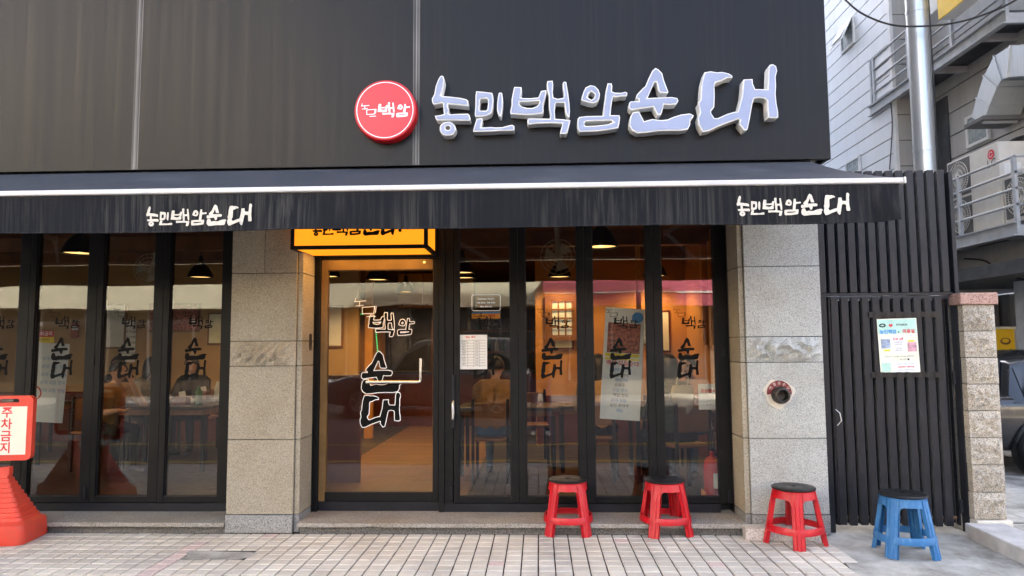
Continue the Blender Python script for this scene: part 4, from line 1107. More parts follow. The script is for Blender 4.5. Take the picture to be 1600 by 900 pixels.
# service decks with railings, running along the wall
def deck(name, py_bot, px_ref, ynear, yfar, lb, railpx):
    xo = XA - .06; zt_ = onx(px_ref, py_bot, xo).z
    dk = B('service_deck', 'steel_grey', ab, xo, xo + .05, ynear, yfar, zt_, zt_ + .20)        # outer channel beam
    B('flange', 'steel_grey', dk, xo - .05, xo - .001, ynear, yfar, zt_ - .001, zt_ + .016)
    B('flange', 'steel_grey', dk, xo - .05, xo - .001, ynear, yfar, zt_ + .185, zt_ + .202)
    B('floor_plate', 'steel_dark', dk, xo + .051, XB - .026, ynear, yfar - .01, zt_ + .16, zt_ + .19)
    B('end_beam', 'steel_grey', dk, xo + .051, XB - .026, ynear, ynear + .06, zt_ + .001, zt_ + .155)
    y = ynear + .7
    while y < yfar - .2: B('cross_beam', 'steel_grey', dk, xo + .052, XB - .027, y, y + .06, zt_ + .04, zt_ + .155); y += 1.3
    y = ynear + .03
    while y < yfar - .05:
        B('rail_post', 'steel_grey', dk, xo - .0, xo + .05, y - .03, y + .03, zt_ + .204, zt_ + 1.16); y += 1.35
    B('rail_post', 'steel_grey', dk, xo, xo + .05, yfar - .11, yfar - .05, zt_ + .204, zt_ + 1.16)
    for k in range(4): MB().cyl((xo + .025, ynear, zt_ + .45 + .235 * k), (xo + .025, yfar - .05, zt_ + .45 + .235 * k), .021, n=10).build('rail', 'steel_grey', dk, smooth=True)
    for k in range(4): MB().cyl((xo + .05, ynear + .03, zt_ + .45 + .235 * k), (XB - .03, ynear + .03, zt_ + .45 + .235 * k), .018, n=8).build('rail', 'steel_grey', dk, smooth=True)
    return zt_ + .19
yn2 = onx(1572, 30, XA - .06).y; yn1 = onx(1590, 360, XA - .06).y
dz2 = deck('upper', 155, 1400, yn2, CY + .9, '', 0)
dz1 = deck('lower', 388, 1502, yn1, CY - .02, '', 0)
# outdoor air-conditioning units on the lower deck
def ac_unit(y0, y1, z0, h, lb, fans):
    x0, x1 = XA + .08, XB - .09
    t = thing('air_conditioner', lb, 'air conditioner', ((x0 + x1) / 2, (y0 + y1) / 2, z0), 'outdoor air-conditioning units')
    B('casing', 'ac_cream', t, x0, x1, y0, y1, z0 + .03, z0 + h, .015)
    for yy in (y0 + .08, y1 - .14): B('foot', 'ac_dark', t, x0 + .02, x1 - .02, yy, yy + .06, z0, z0 + .029)
    for k in range(fans):
        fz = z0 + h * (.27 + .48 * k) if fans == 2 else z0 + h * .5
        r_ = min(.27, (y1 - y0) * .36); cy = y1 - r_ - .07
        B('fan_frame', 'ac_dark', t, x0 - .004, x0 + .002, cy - r_ - .03, cy + r_ + .03, fz - r_ - .03, fz + r_ + .03)
        gr = MB()
        for q in range(36):
            a = 2 * math.pi * q / 36; b = a + .5
            gr.bar((x0 - .02, cy + math.cos(a) * .05, fz + math.sin(a) * .05), (x0 - .02, cy + math.cos(b) * r_, fz + math.sin(b) * r_), .006, .006)
        for rr in (.05, r_ * .5, r_ * .78, r_):
            gr.tube([(x0 - .022, cy + math.cos(2 * math.pi * q / 32) * rr, fz + math.sin(2 * math.pi * q / 32) * rr) for q in range(33)], .005, 5)
        gr.build('fan_grille', 'ac_cream', t)
        bl = MB()
        for q in range(3):
            a = 2 * math.pi * q / 3
            bl.hexa([(x0 - .008, cy + math.cos(a + d) * r2, fz + math.sin(a + d) * r2) for d, r2 in ((0, .04), (0, r_ * .9), (.8, r_ * .9), (.8, .04))], [(x0 - .012, cy + math.cos(a + d) * r2, fz + math.sin(a + d) * r2) for d, r2 in ((0, .04), (0, r_ * .9), (.8, r_ * .9), (.8, .04))])
        bl.build('fan_blades', 'ac_dark', t)
    ly = y0 + .17; lz = z0 + h - .16
    MB().cyl((x0 - .008, ly, lz), (x0 - .001, ly, lz), .075, n=24).build('logo_disc', 'print_red', t)
    ar = [(math.cos(R(d)) * .044, math.sin(R(d)) * .044) for d in range(20, 361, 20)] + [(math.cos(R(d)) * .034, math.sin(R(d)) * .034) for d in range(360, 19, -20)]
    mb = MB(); put(mb, outline([ar]), (x0 - .0095, ly, lz), (0, -1, 0), (0, 0, 1)); mb.build('logo_line', 'print_white', t)
    mb = MB(); put(mb, lettering('LG', .17, 0, .003), (x0 - .003, ly, lz - .14), (0, -1, 0), (0, 0, 1)); mb.build('lettering', 'ac_dark', t)
    return t
ya = onx(1560, 240, XA + .08).y; yb = onx(1478, 240, XA + .08).y
zt_ac = onx(1520, 238, XA + .08).z
ac_unit(ya, yb, dz1 + .002, zt_ac - dz1, 'tall cream air-conditioning unit with a red round badge on the lower deck', 2)
yc = onx(1604, 330, XA + .02).y; yd = onx(1553, 330, XA + .08).y
yd = min(yd, ya - .06)
ac_unit(yd - .95, yd, dz1 + .002, .80, 'smaller air-conditioning unit behind the railing at the right edge', 1)
B('label_sheet', 'paper', ab, XA + .15, XA + .4, ya - .004, ya - .001, dz1 + .75, dz1 + 1.0)
# galvanised duct with a hood on the wall
t = thing('exhaust_duct', 'bent galvanised exhaust duct high on the right wall', 'duct', (XB - .3, 2.4, 3.5))
def on(px, py, X=XB - .35): return onx(px, py, X)
pts = [on(1553, 188), on(1562, 160), on(1574, 128), on(1586, 106), on(1604, 96), on(1660, 90)]
rings = []
for k, q in enumerate(pts):
    d = (pts[min(k + 1, 5)] - pts[max(k - 1, 0)]).normalized() if 0 < k < 5 else (pts[1] - pts[0]).normalized() if k == 0 else (pts[5] - pts[4]).normalized()
    n_ = Vector((0, -d.z, d.y)).normalized(); hh = .17 + .05 * min(1, k / 3)
    rings.append([q + Vector((sx * .26, 0, 0)) + n_ * (sy * hh) for sx, sy in ((-1, -1), (1, -1), (1, 1), (-1, 1))])
for k in range(5):
    MB().hexa(rings[k], [x + (y - x) * .985 for x, y in zip(rings[k], rings[k + 1])]).build('duct_section', 'galvanised', t, .004)
    if k:
        c_ = pts[k]; MB().hexa([c_ + (x - c_) * 1.06 for x in rings[k]], [c_ + (x - c_) * 1.06 + (pts[k + 1] - pts[k]).normalized() * .025 for x in rings[k]]).build('flange', 'galvanised', t)
a = pts[0]; B('outlet_lip', 'ac_dark', t, a.x - .31, a.x + .31, a.y - .24, a.y + .26, a.z - .06, a.z + .01, .01)
# silver vent pipe in front of the decks
d0 = 4.6; pz = at(1437, 100, d0); pb = at(1450, 300, d0)
rp = (at(1455, 150, d0).x - at(1423, 150, d0).x) / 2
t = thing('vent_pipe', 'tall silver metal vent pipe rising behind the black fence', 'pipe', (pz.x, d0, 0))
MB().cyl((pz.x, d0, -.01), (pz.x, d0, 12.0), rp, n=36, caps=True).build('pipe', 'galvanised', t, smooth=True)
for z in (2.2, 4.3, 6.4): MB().cyl((pz.x, d0, z), (pz.x, d0, z + .05), rp + .008, n=36).build('joint_band', 'galvanised', t, smooth=True)
MB().tube([(pz.x + rp * .7, d0 - rp * .8, 9.0), (pz.x + rp * .8, d0 - rp * .85, 5.4), (pz.x + rp * .72, d0 - rp * .8, 4.1), (pz.x + rp * .8, d0 - rp * .85, 2.2)], .010, 6).build('cable', 'hose_black', t)
# cables
def cable(pts, r_, lb, name='cable'):
    P_ = [Vector(p) for p in pts]; out = []
    for i in range(len(P_) - 1):
        p0, p1, p2, p3 = P_[max(i - 1, 0)], P_[i], P_[i + 1], P_[min(i + 2, len(P_) - 1)]
        for s in range(8):
            u = s / 8; out.append(.5 * ((2 * p1) + (-p0 + p2) * u + (2 * p0 - 5 * p1 + 4 * p2 - p3) * u * u + (-p0 + 3 * p1 - 3 * p2 + p3) * u ** 3))
    out.append(P_[-1]); return tag(MB().tube(out, r_, 6).build(name, 'hose_black', smooth=True), lb, 'cable')
cable([at(1315, 0 - 6, 5.0), at(1345, 20, 4.6), at(1390, 38, 4.4), at(1440, 41, 4.3), at(1500, 34, 4.2), at(1560, 14, 4.1), at(1612, -14, 4.0)], .014, 'thin dark cable sagging across the top right corner')
cable([onx(1449, 210, 6.2), onx(1462, 222, 6.2), onx(1468, 250, 6.2), onx(1466, 270, 6.2)], .018, 'short dark cable bending off the silver pipe')
cable([onx(1392, 160, XA - .05), onx(1394, 200, XA - .05), onx(1390, 265, XA - .05)], .010, 'thin vertical cable on the pale clad wall')
for k in range(4):
    cable([onx(1600, 214 + 5 * k, XB - .12), onx(1580, 222 + 5 * k, XB - .12), onx(1566 + 3 * k, 244, XB - .12), onx(1561 + 4 * k, 268, XB - .12), onx(1568 + 3 * k, 292, XB - .12)], .032, ('topmost black insulated hose curving beside the air conditioner', 'second black insulated hose from the top beside the air conditioner', 'third black insulated hose from the top beside the air conditioner', 'lowest black insulated hose curving beside the air conditioner')[k], 'hose')
cable([onx(1507, 404, 7.4), onx(1540, 408, 7.4), onx(1560, 425, 7.4), onx(1610, 440, 7.4)], .014, 'slack black cable hanging under the lower deck')
# hanging box sign at the top edge
sx = 6.3
a = onx(1432, 38, sx); b = onx(1466, 10, sx); 
t = thing('box_sign', 'white and yellow box sign jutting out at the top right', 'sign', (sx, b.y, a.z))
y0, y1 = sorted((onx(1432, 38, sx).y, onx(1466, 38, sx).y)); z_ = onx(1434, 40, sx).z
B('casing', 'pvc_white', t, sx, sx + .28, y0, y1, z_, z_ + 2.4, .01)
sx2 = sx - .02; yq = onx(1466, 30, sx2).y; yp = onx(1520, 0, sx2).y; zq = onx(1467, 31, sx2).z
B('yellow_panel', 'sign_yellow', t, sx2, sx2 + .02, yp - .6, yq - .005, zq, zq + 2.2)
B('panel_frame', 'pvc_white', t, sx2 + .021, sx2 + .25, yp - .6, yq - .005, zq + .005, zq + 2.2)
B('bracket', 'steel_grey', t, sx2 + .25, XB, yp, yp + .05, zq + .3, zq + .36)
# ================================================================== cars
def make_car(name, label, paint, L=4.5, W=1.8, H=1.45, wb=2.7, suv=False):
    t = thing(name, label, 'car')
    # side outline stations: x, bottom, shoulder height, half width factor
    hood = .98 if suv else .80; belt = 1.02 if suv else .88
    st_ = [(-L / 2, .42, .62, .72), (-L / 2 + .06, .30, .74, .86), (-L / 2 + .35, .24, hood - .05, .95), (-L * .27, .22, hood + .05, .99), (-L * .15, .22, belt, 1.0), (0, .22, belt + .01, 1.0), (L * .2, .22, belt + .03, 1.0), (L * .36, .24, belt + .05, .98), (L / 2 - .12, .30, belt + .03, .92), (L / 2 - .02, .40, belt - .08, .84), (L / 2, .5, .75, .78)]
    V = []; m = 12
    for x, zb_, zs, wf in st_:
        w2 = W / 2 * wf; zm = (zb_ + zs) / 2
        prof = [(0, zb_), (w2 * .86, zb_), (w2 * .97, zb_ + .06), (w2, zm), (w2 * .985, zs - .08), (w2 * .93, zs - .01), (0, zs + .012)]
        V += [(x, -y, z) for y, z in prof] + [(x, y, z) for y, z in reversed(prof[1:-1])]
    F = []
    for i in range(len(st_) - 1):
        for j in range(m): F.append((i * m + j, i * m + (j + 1) % m, (i + 1) * m + (j + 1) % m, (i + 1) * m + j))
    F += [tuple(range(m)), tuple(range((len(st_) - 1) * m, len(st_) * m))]
    body = MB().add(V, F).build('body', paint, t, smooth='all')
    sm = body.modifiers.new('s', 'SUBSURF'); sm.levels = 2; sm.render_levels = 2
    # cabin
    xr = L / 2 - (.15 if suv else .55); cab = [(-L * .20, belt - .02, .90), (-L * .06, H - .06, .70), (L * .06, H, .72), (xr - .6, H - .03, .71), (xr - .12, H - .15, .70), (xr, belt + .04, .86)]
    def cabpts(grow=0.0):
        return [(x, W / 2 * wf * 1.0, z) for x, z, wf in cab]
    V = []
    top = cab
    # loft: bottom line at belt and top line along the roof
    xs = [-L * .20, -L * .06, L * .06, xr - .6, xr - .12, xr]; zt_ = [belt, H - .06, H, H - .03, H - .15, belt + .04]; wt = [.88, .70, .72, .71, .69, .84]
    for x, z, wf in zip(xs, zt_, wt):
        V += [(x, -W / 2 * .95, belt - .05), (x, -W / 2 * wf, z - .03), (x, -W / 2 * (wf - .10), z), (x, W / 2 * (wf - .10), z), (x, W / 2 * wf, z - .03), (x, W / 2 * .95, belt - .05)]
    F = [(i * 6 + j, i * 6 + j + 1, (i + 1) * 6 + j + 1, (i + 1) * 6 + j) for i in range(5) for j in range(5)] + [(0, 1, 2, 3, 4, 5), (30, 31, 32, 33, 34, 35)]
    MB().add(V, F).build('cabin', paint, t, .03, smooth=True)
    # side windows, proud of the cabin
    segs = [(-.155, -.01, 'w'), (.005, .17, 'w'), (.185, xr / L - .03, 'w')]
    def side(u, frac, s):
        x = u * L
        for k in range(5):
            if xs[k] <= x <= xs[k + 1]:
                q = (x - xs[k]) / (xs[k + 1] - xs[k]); z = zt_[k] + (zt_[k + 1] - zt_[k]) * q - .03; wf = wt[k] + (wt[k + 1] - wt[k]) * q; break
        z0_ = belt - .05; y0_ = W / 2 * .95
        return Vector((x, s * (y0_ + (W / 2 * wf - y0_) * frac + .008), z0_ + (z - z0_) * frac))
    for s in (-1, 1):
        for u0, u1, _ in segs:
            a, b, c_, d = side(u0, .14, s), side(u1, .14, s), side(min(u1, u1 - .0), .88, s), side(max(u0, -.10) if u0 < -.1 else u0, .88, s)
            n_ = Vector((0, s * .006, .002))
            wq = MB().hexa([a, b, c_, d], [a + n_, b + n_, c_ + n_, d + n_]).build('side_window', 'car_glass', t)
            MB().bar(a + n_ * 2 - Vector((0, 0, .012)), b + n_ * 2 - Vector((0, 0, .012)), .012, .014).build('chrome_strip', 'chrome', wq)
        for u in (-.02, .18): MB().bar(side(u, 0, s) + Vector((.02, s * .012, -.12)), side(u, 0, s) + Vector((.17, s * .012, -.12)), .02, .02).build('door_handle', 'chrome', t)
        MB().box(-L * .17 - .09, -L * .17 + .02, s * (W / 2 + .02), s * (W / 2 + .2), belt + .02, belt + .15).build('mirror', paint, t, .02)
        MB().sphere((-L / 2 + .14, s * W * .36, .66 if not suv else .78), .13, 14, 0, (.7, 1.1, .55)).build('headlight', 'headlight', t, smooth='all')
        MB().sphere((L / 2 - .06, s * W * .38, belt - .16), .12, 14, 0, (.4, .8, .9)).build('taillight', 'taillight', t, smooth='all')
    # windscreen and rear glass
    for i0, i1, nm in ((0, 1, 'windscreen'), (4, 5, 'rear_window')):
        q = [Vector((xs[i0], -W / 2 * (wt[i0] - .16), zt_[i0])), Vector((xs[i0], W / 2 * (wt[i0] - .16), zt_[i0])), Vector((xs[i1], W / 2 * (wt[i1] - .16), zt_[i1])), Vector((xs[i1], -W / 2 * (wt[i1] - .16), zt_[i1]))]
        n_ = (q[1] - q[0]).cross(q[3] - q[0]).normalized() * .008
        if n_.z < 0: n_ = -n_
        MB().hexa([p + n_ * .6 for p in q], [p + n_ * 1.6 for p in q]).build(nm, 'car_glass', t)
    rw = .36 if suv else .32
    for x in (-wb / 2, wb / 2):
        for s in (-1, 1):
            y = s * (W / 2 - .10)
            MB().lathe([(rw + .055, -s * .02), (rw + .06, s * .092)], (x, y, rw), 28, 0, 'y').build('wheel_arch', 'tyre', t)
            wl = MB().lathe([(rw * .62, -.10), (rw * .95, -.10), (rw, -.07), (rw, .07), (rw * .95, .10), (rw * .62, .10)], (x, y, rw), 36, 0, 'y', True).build('wheel', 'tyre', t, smooth=True)
            rm = MB().lathe([(rw * .64, s * .03), (rw * .64, s * .098), (rw * .58, s * .098), (rw * .56, s * .03)], (x, y, rw), 32, 0, 'y', True)
            for q in range(5):
                a = 2 * math.pi * q / 5 + .3; rm.bar((x, y + s * .085, rw), (x + math.cos(a) * rw * .6, y + s * .09, rw + math.sin(a) * rw * .6), .05, .03, 0, (0, 1, 0))
            rm.cyl((x, y + s * .06, rw), (x, y + s * .108, rw), .06); rm.build('rim', 'rim', wl)
    return t
c1 = make_car('parked_car', 'black sedan parked in the alley behind the stone gate post', 'car_black')
c1.location = (7.1, 3.4, -.01); c1.rotation_euler.z = R(180)
c2 = make_car('parked_car', 'large grey car across the street, seen reflected in the door and windows', 'car_silver', 4.9, 1.95, 1.78, 3.1, True)
c2.location = (-2.5, -10.3, ROAD_Z)
c1['group'] = 'cars'; c2['group'] = 'cars'

# ================================================================== the shops across the street (seen in the glass)
ob = thing('opposite_building', 'pale shop building across the street, seen reflected in the windows', 'building', (0, OPP_Y, 0))
B('wall', 'opp_upper', ob, -40, -8, OPP_Y - 8, OPP_Y - .3, 0, 14)
B('wall', 'opp_wall', ob, -7.99, 40, OPP_Y - 8, OPP_Y - .301, 0, 4.9)
B('fascia_band', 'opp_cream', ob, -40, 3.0, OPP_Y - .299, OPP_Y + .2, 2.75, 4.3)
B('fascia_band', 'opp_wall', ob, 3.02, 40, OPP_Y - .299, OPP_Y + .15, 2.75, 4.3)
for k in range(14):
    x = -34 + k * 4.9
    B('pier', 'opp_pier', ob, x, x + .5, OPP_Y - .299, OPP_Y - .02, .04, 2.74)
    sw = B('shop_window', 'opp_dark', ob, x + .52, x + 4.88, OPP_Y - .299, OPP_Y - .22, .5, 2.7)
    for q in range(4): B('frame', 'alu', sw, x + .56 + q * 1.4, x + .62 + q * 1.4, OPP_Y - .219, OPP_Y - .18, .5, 2.7)
    B('sill_wall', 'opp_pier', ob, x + .52, x + 4.88, OPP_Y - .299, OPP_Y - .1, .04, .495)
    for q in range(2):
        for zz in ((5.0, 7.3) if x < -13 else ()):
            ww = B('window', 'opp_dark', ob, x + .5 + q * 2.3, x + 2.2 + q * 2.3, OPP_Y - .299, OPP_Y - .27, zz, zz + 1.4)
            B('sill', 'opp_cream', ww, x + .4 + q * 2.3, x + 2.3 + q * 2.3, OPP_Y - .299, OPP_Y - .15, zz - .12, zz - .003)
pa = thing('pink_awning', 'pink awning across the street, reflected in the right windows', 'awning', (4, OPP_Y, 3))
px0, px1 = .15, 8.2
mb = MB().hexa([(px0, OPP_Y + .21, 3.55), (px1, OPP_Y + .21, 3.55), (px1, OPP_Y + 1.5, 3.02), (px0, OPP_Y + 1.5, 3.02)], [(px0, OPP_Y + .21, 3.58), (px1, OPP_Y + .21, 3.58), (px1, OPP_Y + 1.5, 3.05), (px0, OPP_Y + 1.5, 3.05)]); mb.build('canopy', 'pink_fabric', pa)
B('valance', 'pink_fabric', pa, px0, px1, OPP_Y + 1.501, OPP_Y + 1.512, 2.66, 3.04)
B('front_bar', 'white_bar', pa, px0, px1, OPP_Y + 1.513, OPP_Y + 1.54, 3.0, 3.05)
# neighbours down the street on the restaurant's own side, and taller blocks beyond
nb_ = thing('neighbour_building', 'plain grey building adjoining the restaurant beyond the left edge', 'building', (-24, 0, 0))
B('wall', 'wall_upper', nb_, -40, -14.05, .1, 12, -.2, 13)
for k in range(7):
    ww = B('window', 'opp_dark', nb_, -39 + k * 3.5, -36.5 + k * 3.5, .06, .099, 1, 2.6); B('frame', 'alu', ww, -39 + k * 3.5, -36.5 + k * 3.5, .04, .059, .94, .995)
rear = thing('rear_building', 'grey building closing the far end of the alley', 'building', (5, 23, 0))
B('wall', 'clad_dark', rear, -14, 30, 23, 30, -.2, 14)
for k in range(5):
    for zz in (2, 5, 8):
        ww = B('window', 'pane_back', rear, 2.6 + k * 1.8, 3.8 + k * 1.8, 22.95, 22.998, zz, zz + 1.2); B('frame', 'alu', ww, 2.55 + k * 1.8, 3.85 + k * 1.8, 22.92, 22.948, zz - .06, zz - .003)
# ================================================================== inside the restaurant
IZ = .10; CEIL = 2.92; IX0, IX1, IY1 = -9.0, 2.10, 9.8
structure(B('interior_floor', 'floor_dark', None, -13.7, -2.32, GY + .125, 10.85, -.1, IZ))
structure(B('interior_floor', 'floor_wood', None, -2.318, -.70, GY + .125, 10.85, -.1, IZ))
structure(B('interior_floor', 'floor_dark', None, -.698, 2.115, GY + .125, 10.85, -.1, IZ))
structure(B('interior_ceiling', 'inner_ceiling', None, -13.7, 2.115, GY + .11, 10.85, CEIL, CEIL + .05))
structure(B('interior_wall', 'inner_wall', None, IX0, 2.10, IY1, IY1 + .1, IZ + .001, CEIL - .001))
structure(B('interior_wall', 'inner_wall_cream', None, IX0 - .1, IX0, GY + .2, IY1, IZ + .001, CEIL - .001))
structure(B('interior_wall', 'inner_wall', None, IX1, 2.113, GY + .2, IY1 - .002, IZ + .001, CEIL - .001))
# partition that closes the left dining room from the kitchen, and a wall behind the right tables
structure(B('partition_wall', 'inner_wall_cream', None, IX0 + .002, -2.75, 4.9, 5.0, IZ + .001, CEIL - .002))
structure(B('partition_wall', 'inner_wall', None, -.05, IX1 - .002, 4.4, 4.5, IZ + .001, CEIL - .002))
structure(B('shade_boards', 'maroon_wood', None, IX0 + .004, -2.76, 4.87, 4.898, IZ + .001, .85))  # added dark boards: the dimness low in the rooms put into colour
structure(B('shade_boards', 'maroon_wood', None, -.04, IX1 - .004, 4.37, 4.398, IZ + .001, .80))
structure(B('shade_boards', 'maroon_wood', None, IX1 - .028, IX1 - .002, GY + .2, 4.36, IZ + .001, .80))
structure(B('shade_boards', 'maroon_wood', None, IX0 + .002, IX0 + .028, GY + .2, 4.86, IZ + .001, .85))
for k, y in enumerate((1.4, 2.9, 4.3)): structure(B('ceiling_beam', 'brown_wood', None, IX0, IX1 - .003, y, y + .14, CEIL - .18, CEIL - .002))
# pendant lamps: their openings hang 2.45 m up
lamp0 = thing('pendant_lamp', 'lamp', 'lamp')
MB().lathe([(.018, .30), (.03, .28), (.034, .22), (.06, .19), (.115, .13), (.155, .05), (.168, .0), (.164, .0), (.150, .05), (.110, .125), (.055, .183), (.0001, .19)], n=32).build('shade', 'lamp_black', lamp0, smooth=True)
MB().cyl((0, 0, .29), (0, 0, CEIL - 2.45), .006, n=6).build('cord', 'lamp_black', lamp0)
MB().sphere((0, 0, .06), .045, 14).build('bulb', 'lamp_glow', lamp0, smooth='all')
MB().lathe([(.0001, .020), (.152, .018)], n=24).build('diffuser', 'lamp_soft', lamp0)
LP = [(124, 397, 'black pendant lamp nearest the left windows, behind the second pane'), (313, 434, 'pendant lamp seen behind the pane next to the left pillar'),
      (512, 433, 'pendant lamp at the left edge of the door glass'), (590, 438, 'pendant lamp in the top middle of the door glass'), (634, 457, 'pendant lamp in front of the orange wall cupboards'),
      (523, 470, 'small far pendant lamp low in the left of the door glass'), (722, 427, 'pendant lamp at the left edge of the first window right of the door'), (743, 451, 'far pendant lamp in the first window right of the door'),
      (939, 387, 'black pendant lamp close behind the third window right of the door'), (868, 455, 'far pendant lamp in the second window right of the door'), (1000, 446, 'far pendant lamp behind the hanging food banner')]
for k, (px, py, lb) in enumerate(LP):
    o = lamp0 if k == 0 else copy_tree(lamp0)
    q = lev(px, py, 2.45)
    if q.y > 9.2: q = at(px, py, 9.2)
    if px in (868, 1000, 743): q = lev(px, py, 2.45); q = Vector((q.x, min(q.y, 4.0), 2.45))
    o.location = (q.x, q.y, 2.45); tag(o, lb, 'lamp', 'pendant lamps in the dining room')
    l = bpy.data.lights.new('lamp_light', 'SPOT'); l.energy = 4.4; l.color = (1, .60, .24); l.shadow_soft_size = .07; l.spot_size = R(150); l.spot_blend = .6
    lo = bpy.data.objects.new('lamp_light', l); COL.objects.link(lo); lo.parent = o; lo.location = (0, 0, -.01)
# wall fan
q = at(872, 402, 2.2); t = thing('wall_fan', 'white fan hanging under the ceiling behind the second right window', 'fan', (q.x, q.y, q.z))
MB().tube([(q.x, q.y + .1, CEIL), (q.x, q.y + .1, q.z + .18), (q.x, q.y + .04, q.z + .04)], [.05, .025, .03], 10).build('bracket', 'fan_white', t, smooth=True)
MB().sphere((q.x, q.y + .03, q.z), .06, 14).build('motor', 'fan_white', t, smooth='all')
g_ = MB()
for r_ in (.05, .10, .15, .20): g_.tube([(q.x + math.cos(2 * math.pi * i / 28) * r_, q.y - .08 + r_ * .2, q.z + math.sin(2 * math.pi * i / 28) * r_) for i in range(29)], .004, 5)
for i in range(18):
    a = 2 * math.pi * i / 18; g_.tube([(q.x + math.cos(a) * .03, q.y - .085, q.z + math.sin(a) * .03), (q.x + math.cos(a) * .2, q.y - .04, q.z + math.sin(a) * .2)], .0025, 4)
g_.build('cage', 'fan_white', t)
for k in range(3):
    a = 2 * math.pi * k / 3 + .4
    MB().hexa([(q.x + math.cos(a + d) * r2, q.y - .04, q.z + math.sin(a + d) * r2) for d, r2 in ((0, .03), (0, .17), (.9, .17), (.9, .03))], [(q.x + math.cos(a + d) * r2, q.y - .033, q.z + math.sin(a + d) * r2) for d, r2 in ((0, .03), (0, .17), (.9, .17), (.9, .03))]).build('blade', 'fan_white', t)
# second fan, left room
o = copy_tree(t); q2 = at(236, 415, 3.0); o.location = (q2.x, q2.y, CEIL - (CEIL - q.z)); tag(o, 'fan under the ceiling behind the panes left of the pillar', 'fan', 'ceiling fans'); t['group'] = 'ceiling fans'
# kitchen side behind the door: cupboards, counter, shelf of bottles, red-brown panel by the entrance
q0 = at(622, 462, 7.6); q1 = at(740, 462, 7.6); z1 = at(650, 463, 7.6).z; z0 = at(650, 481, 7.6).z
z1_cup = z0 - .01
t = thing('wall_cupboards', 'orange wall cupboards high at the back, right side of the door glass', 'cupboards', (q0.x, 7.6, z0))
n_ = 3; wd = (q1.x - q0.x) / n_
B('carcass', 'brown_wood', t, q0.x, q1.x, 7.62, 7.95, z0, CEIL - .01)
for k in range(n_):
    d_ = B('cupboard_door', 'cabinet_wood', t, q0.x + wd * k + .006, q0.x + wd * (k + 1) - .006, 7.59, 7.618, z0 + .005, CEIL - .02, .003)
    for s in (.08, wd - .1): MB().sphere((q0.x + wd * k + s, 7.58, z0 + .06), .015, 8).build('knob', 'black_metal', d_)
t = thing('kitchen_counter', 'dark kitchen counter behind the door glass', 'counter', (-1.4, 7.0, IZ))
B('front', 'maroon_wood', t, -3.4, .0, 6.9, 6.94, IZ, 1.02); B('worktop', 'table_top', t, -3.45, .05, 6.85, 7.5, 1.021, 1.06, .006)
sh = thing('bottle_shelf', 'dark shelf rack holding bottles behind the door glass', 'shelf', (-1.3, 7.5, IZ))
B('board', 'brown_wood', sh, -2.0, -.1, 7.45, 7.75, 1.38, 1.41); B('board', 'brown_wood', sh, -2.0, -.1, 7.45, 7.75, 1.78, 1.81)
for x in (-2.02, -.1): B('upright', 'brown_wood', sh, x, x + .02, 7.45, 7.75, 1.061, 2.0)
def bottle(x, y, z, h, m_, lb):
    o = MB().lathe([(.0001, 0), (.032, 0), (.034, .01), (.034, h * .55), (.028, h * .68), (.013, h * .8), (.012, h * .97), (.014, h), (.0001, h)], (x, y, z), 14).build('bottle', m_, None, smooth=True)
    return tag(o, lb, 'bottle', 'bottles on the kitchen shelf')
nth = ('first', 'second', 'third', 'fourth', 'fifth', 'sixth', 'seventh', 'eighth')
for k in range(8): bottle(-1.55 + k * .15, 7.58, 1.411, .27 - .02 * (k % 3), ('bottle_green', 'bottle_white')[k % 2], '%s bottle from the left on the lower kitchen shelf' % nth[k])
for k in range(5): bottle(-1.7 + k * .19, 7.58, 1.811, .24, ('bottle_white', 'bottle_green')[k % 2], '%s bottle from the left on the upper kitchen shelf' % nth[k])
p0 = at(512, 640, 1.6); p1 = at(563, 640, 1.6)
t = thing('entrance_panel', 'dark red wooden panel standing just inside the door on the left', 'panel', ((p0.x + p1.x) / 2, 1.6, IZ))
B('panel', 'maroon_wood', t, p0.x - .5, p1.x, 1.6, 1.66, IZ + .001, 1.18, .004); B('cap', 'brown_wood', t, p0.x - .52, p1.x + .02, 1.58, 1.68, 1.181, 1.21, .004)
# wooden post and frame in the middle of the kitchen view
t = thing('wooden_partition', 'pale wooden post with a cross rail in the middle of the door view', 'post', (-2.6, 5.0, IZ))
a = at(572, 440, 5.2); b = at(584, 440, 5.2)
B('post', 'cabinet_wood', t, a.x, b.x, 5.16, 5.26, IZ + .001, CEIL - .002); B('rail', 'brown_wood', t, a.x - .9, a.x - .002, 5.18, 5.24, 2.25, 2.36); B('post', 'brown_wood', t, a.x - 1.0, a.x - .902, 5.16, 5.26, IZ + .001, CEIL - .002)
# green light string
def led(px0, py0, px1, py1, Y, n, lb):
    a = at(px0, py0, Y); b = at(px1, py1, Y); t = thing('light_string', lb, 'light string', tuple(a), 'green light strings')
    MB().tube([a, (a + b) / 2 + Vector((0, 0, -.004)), b], .003, 5).build('wire', 'hose_black', t)
    mb = MB()
    for k in range(n): p = a + (b - a) * (k / (n - 1)); mb.sphere(p, .008, 6)
    o = mb.build('bulbs', 'led_green', t); o['kind'] = 'stuff'
led(511, 494, 566, 491, 5.3, 26, 'level string of green lights across the left of the door glass'); led(586, 500, 590, 548, 5.1, 18, 'upright string of green lights down the middle of the door glass')
# pale wall signs at the back seen through the door
o = B('menu_board', 'paper', None, at(512, 505, 8.4).x, at(547, 505, 8.4).x, 8.4, 8.42, at(530, 504, 8.4).z, at(530, 497, 8.4).z); tag(o, 'bright narrow menu board at the back left of the door view', 'menu board')
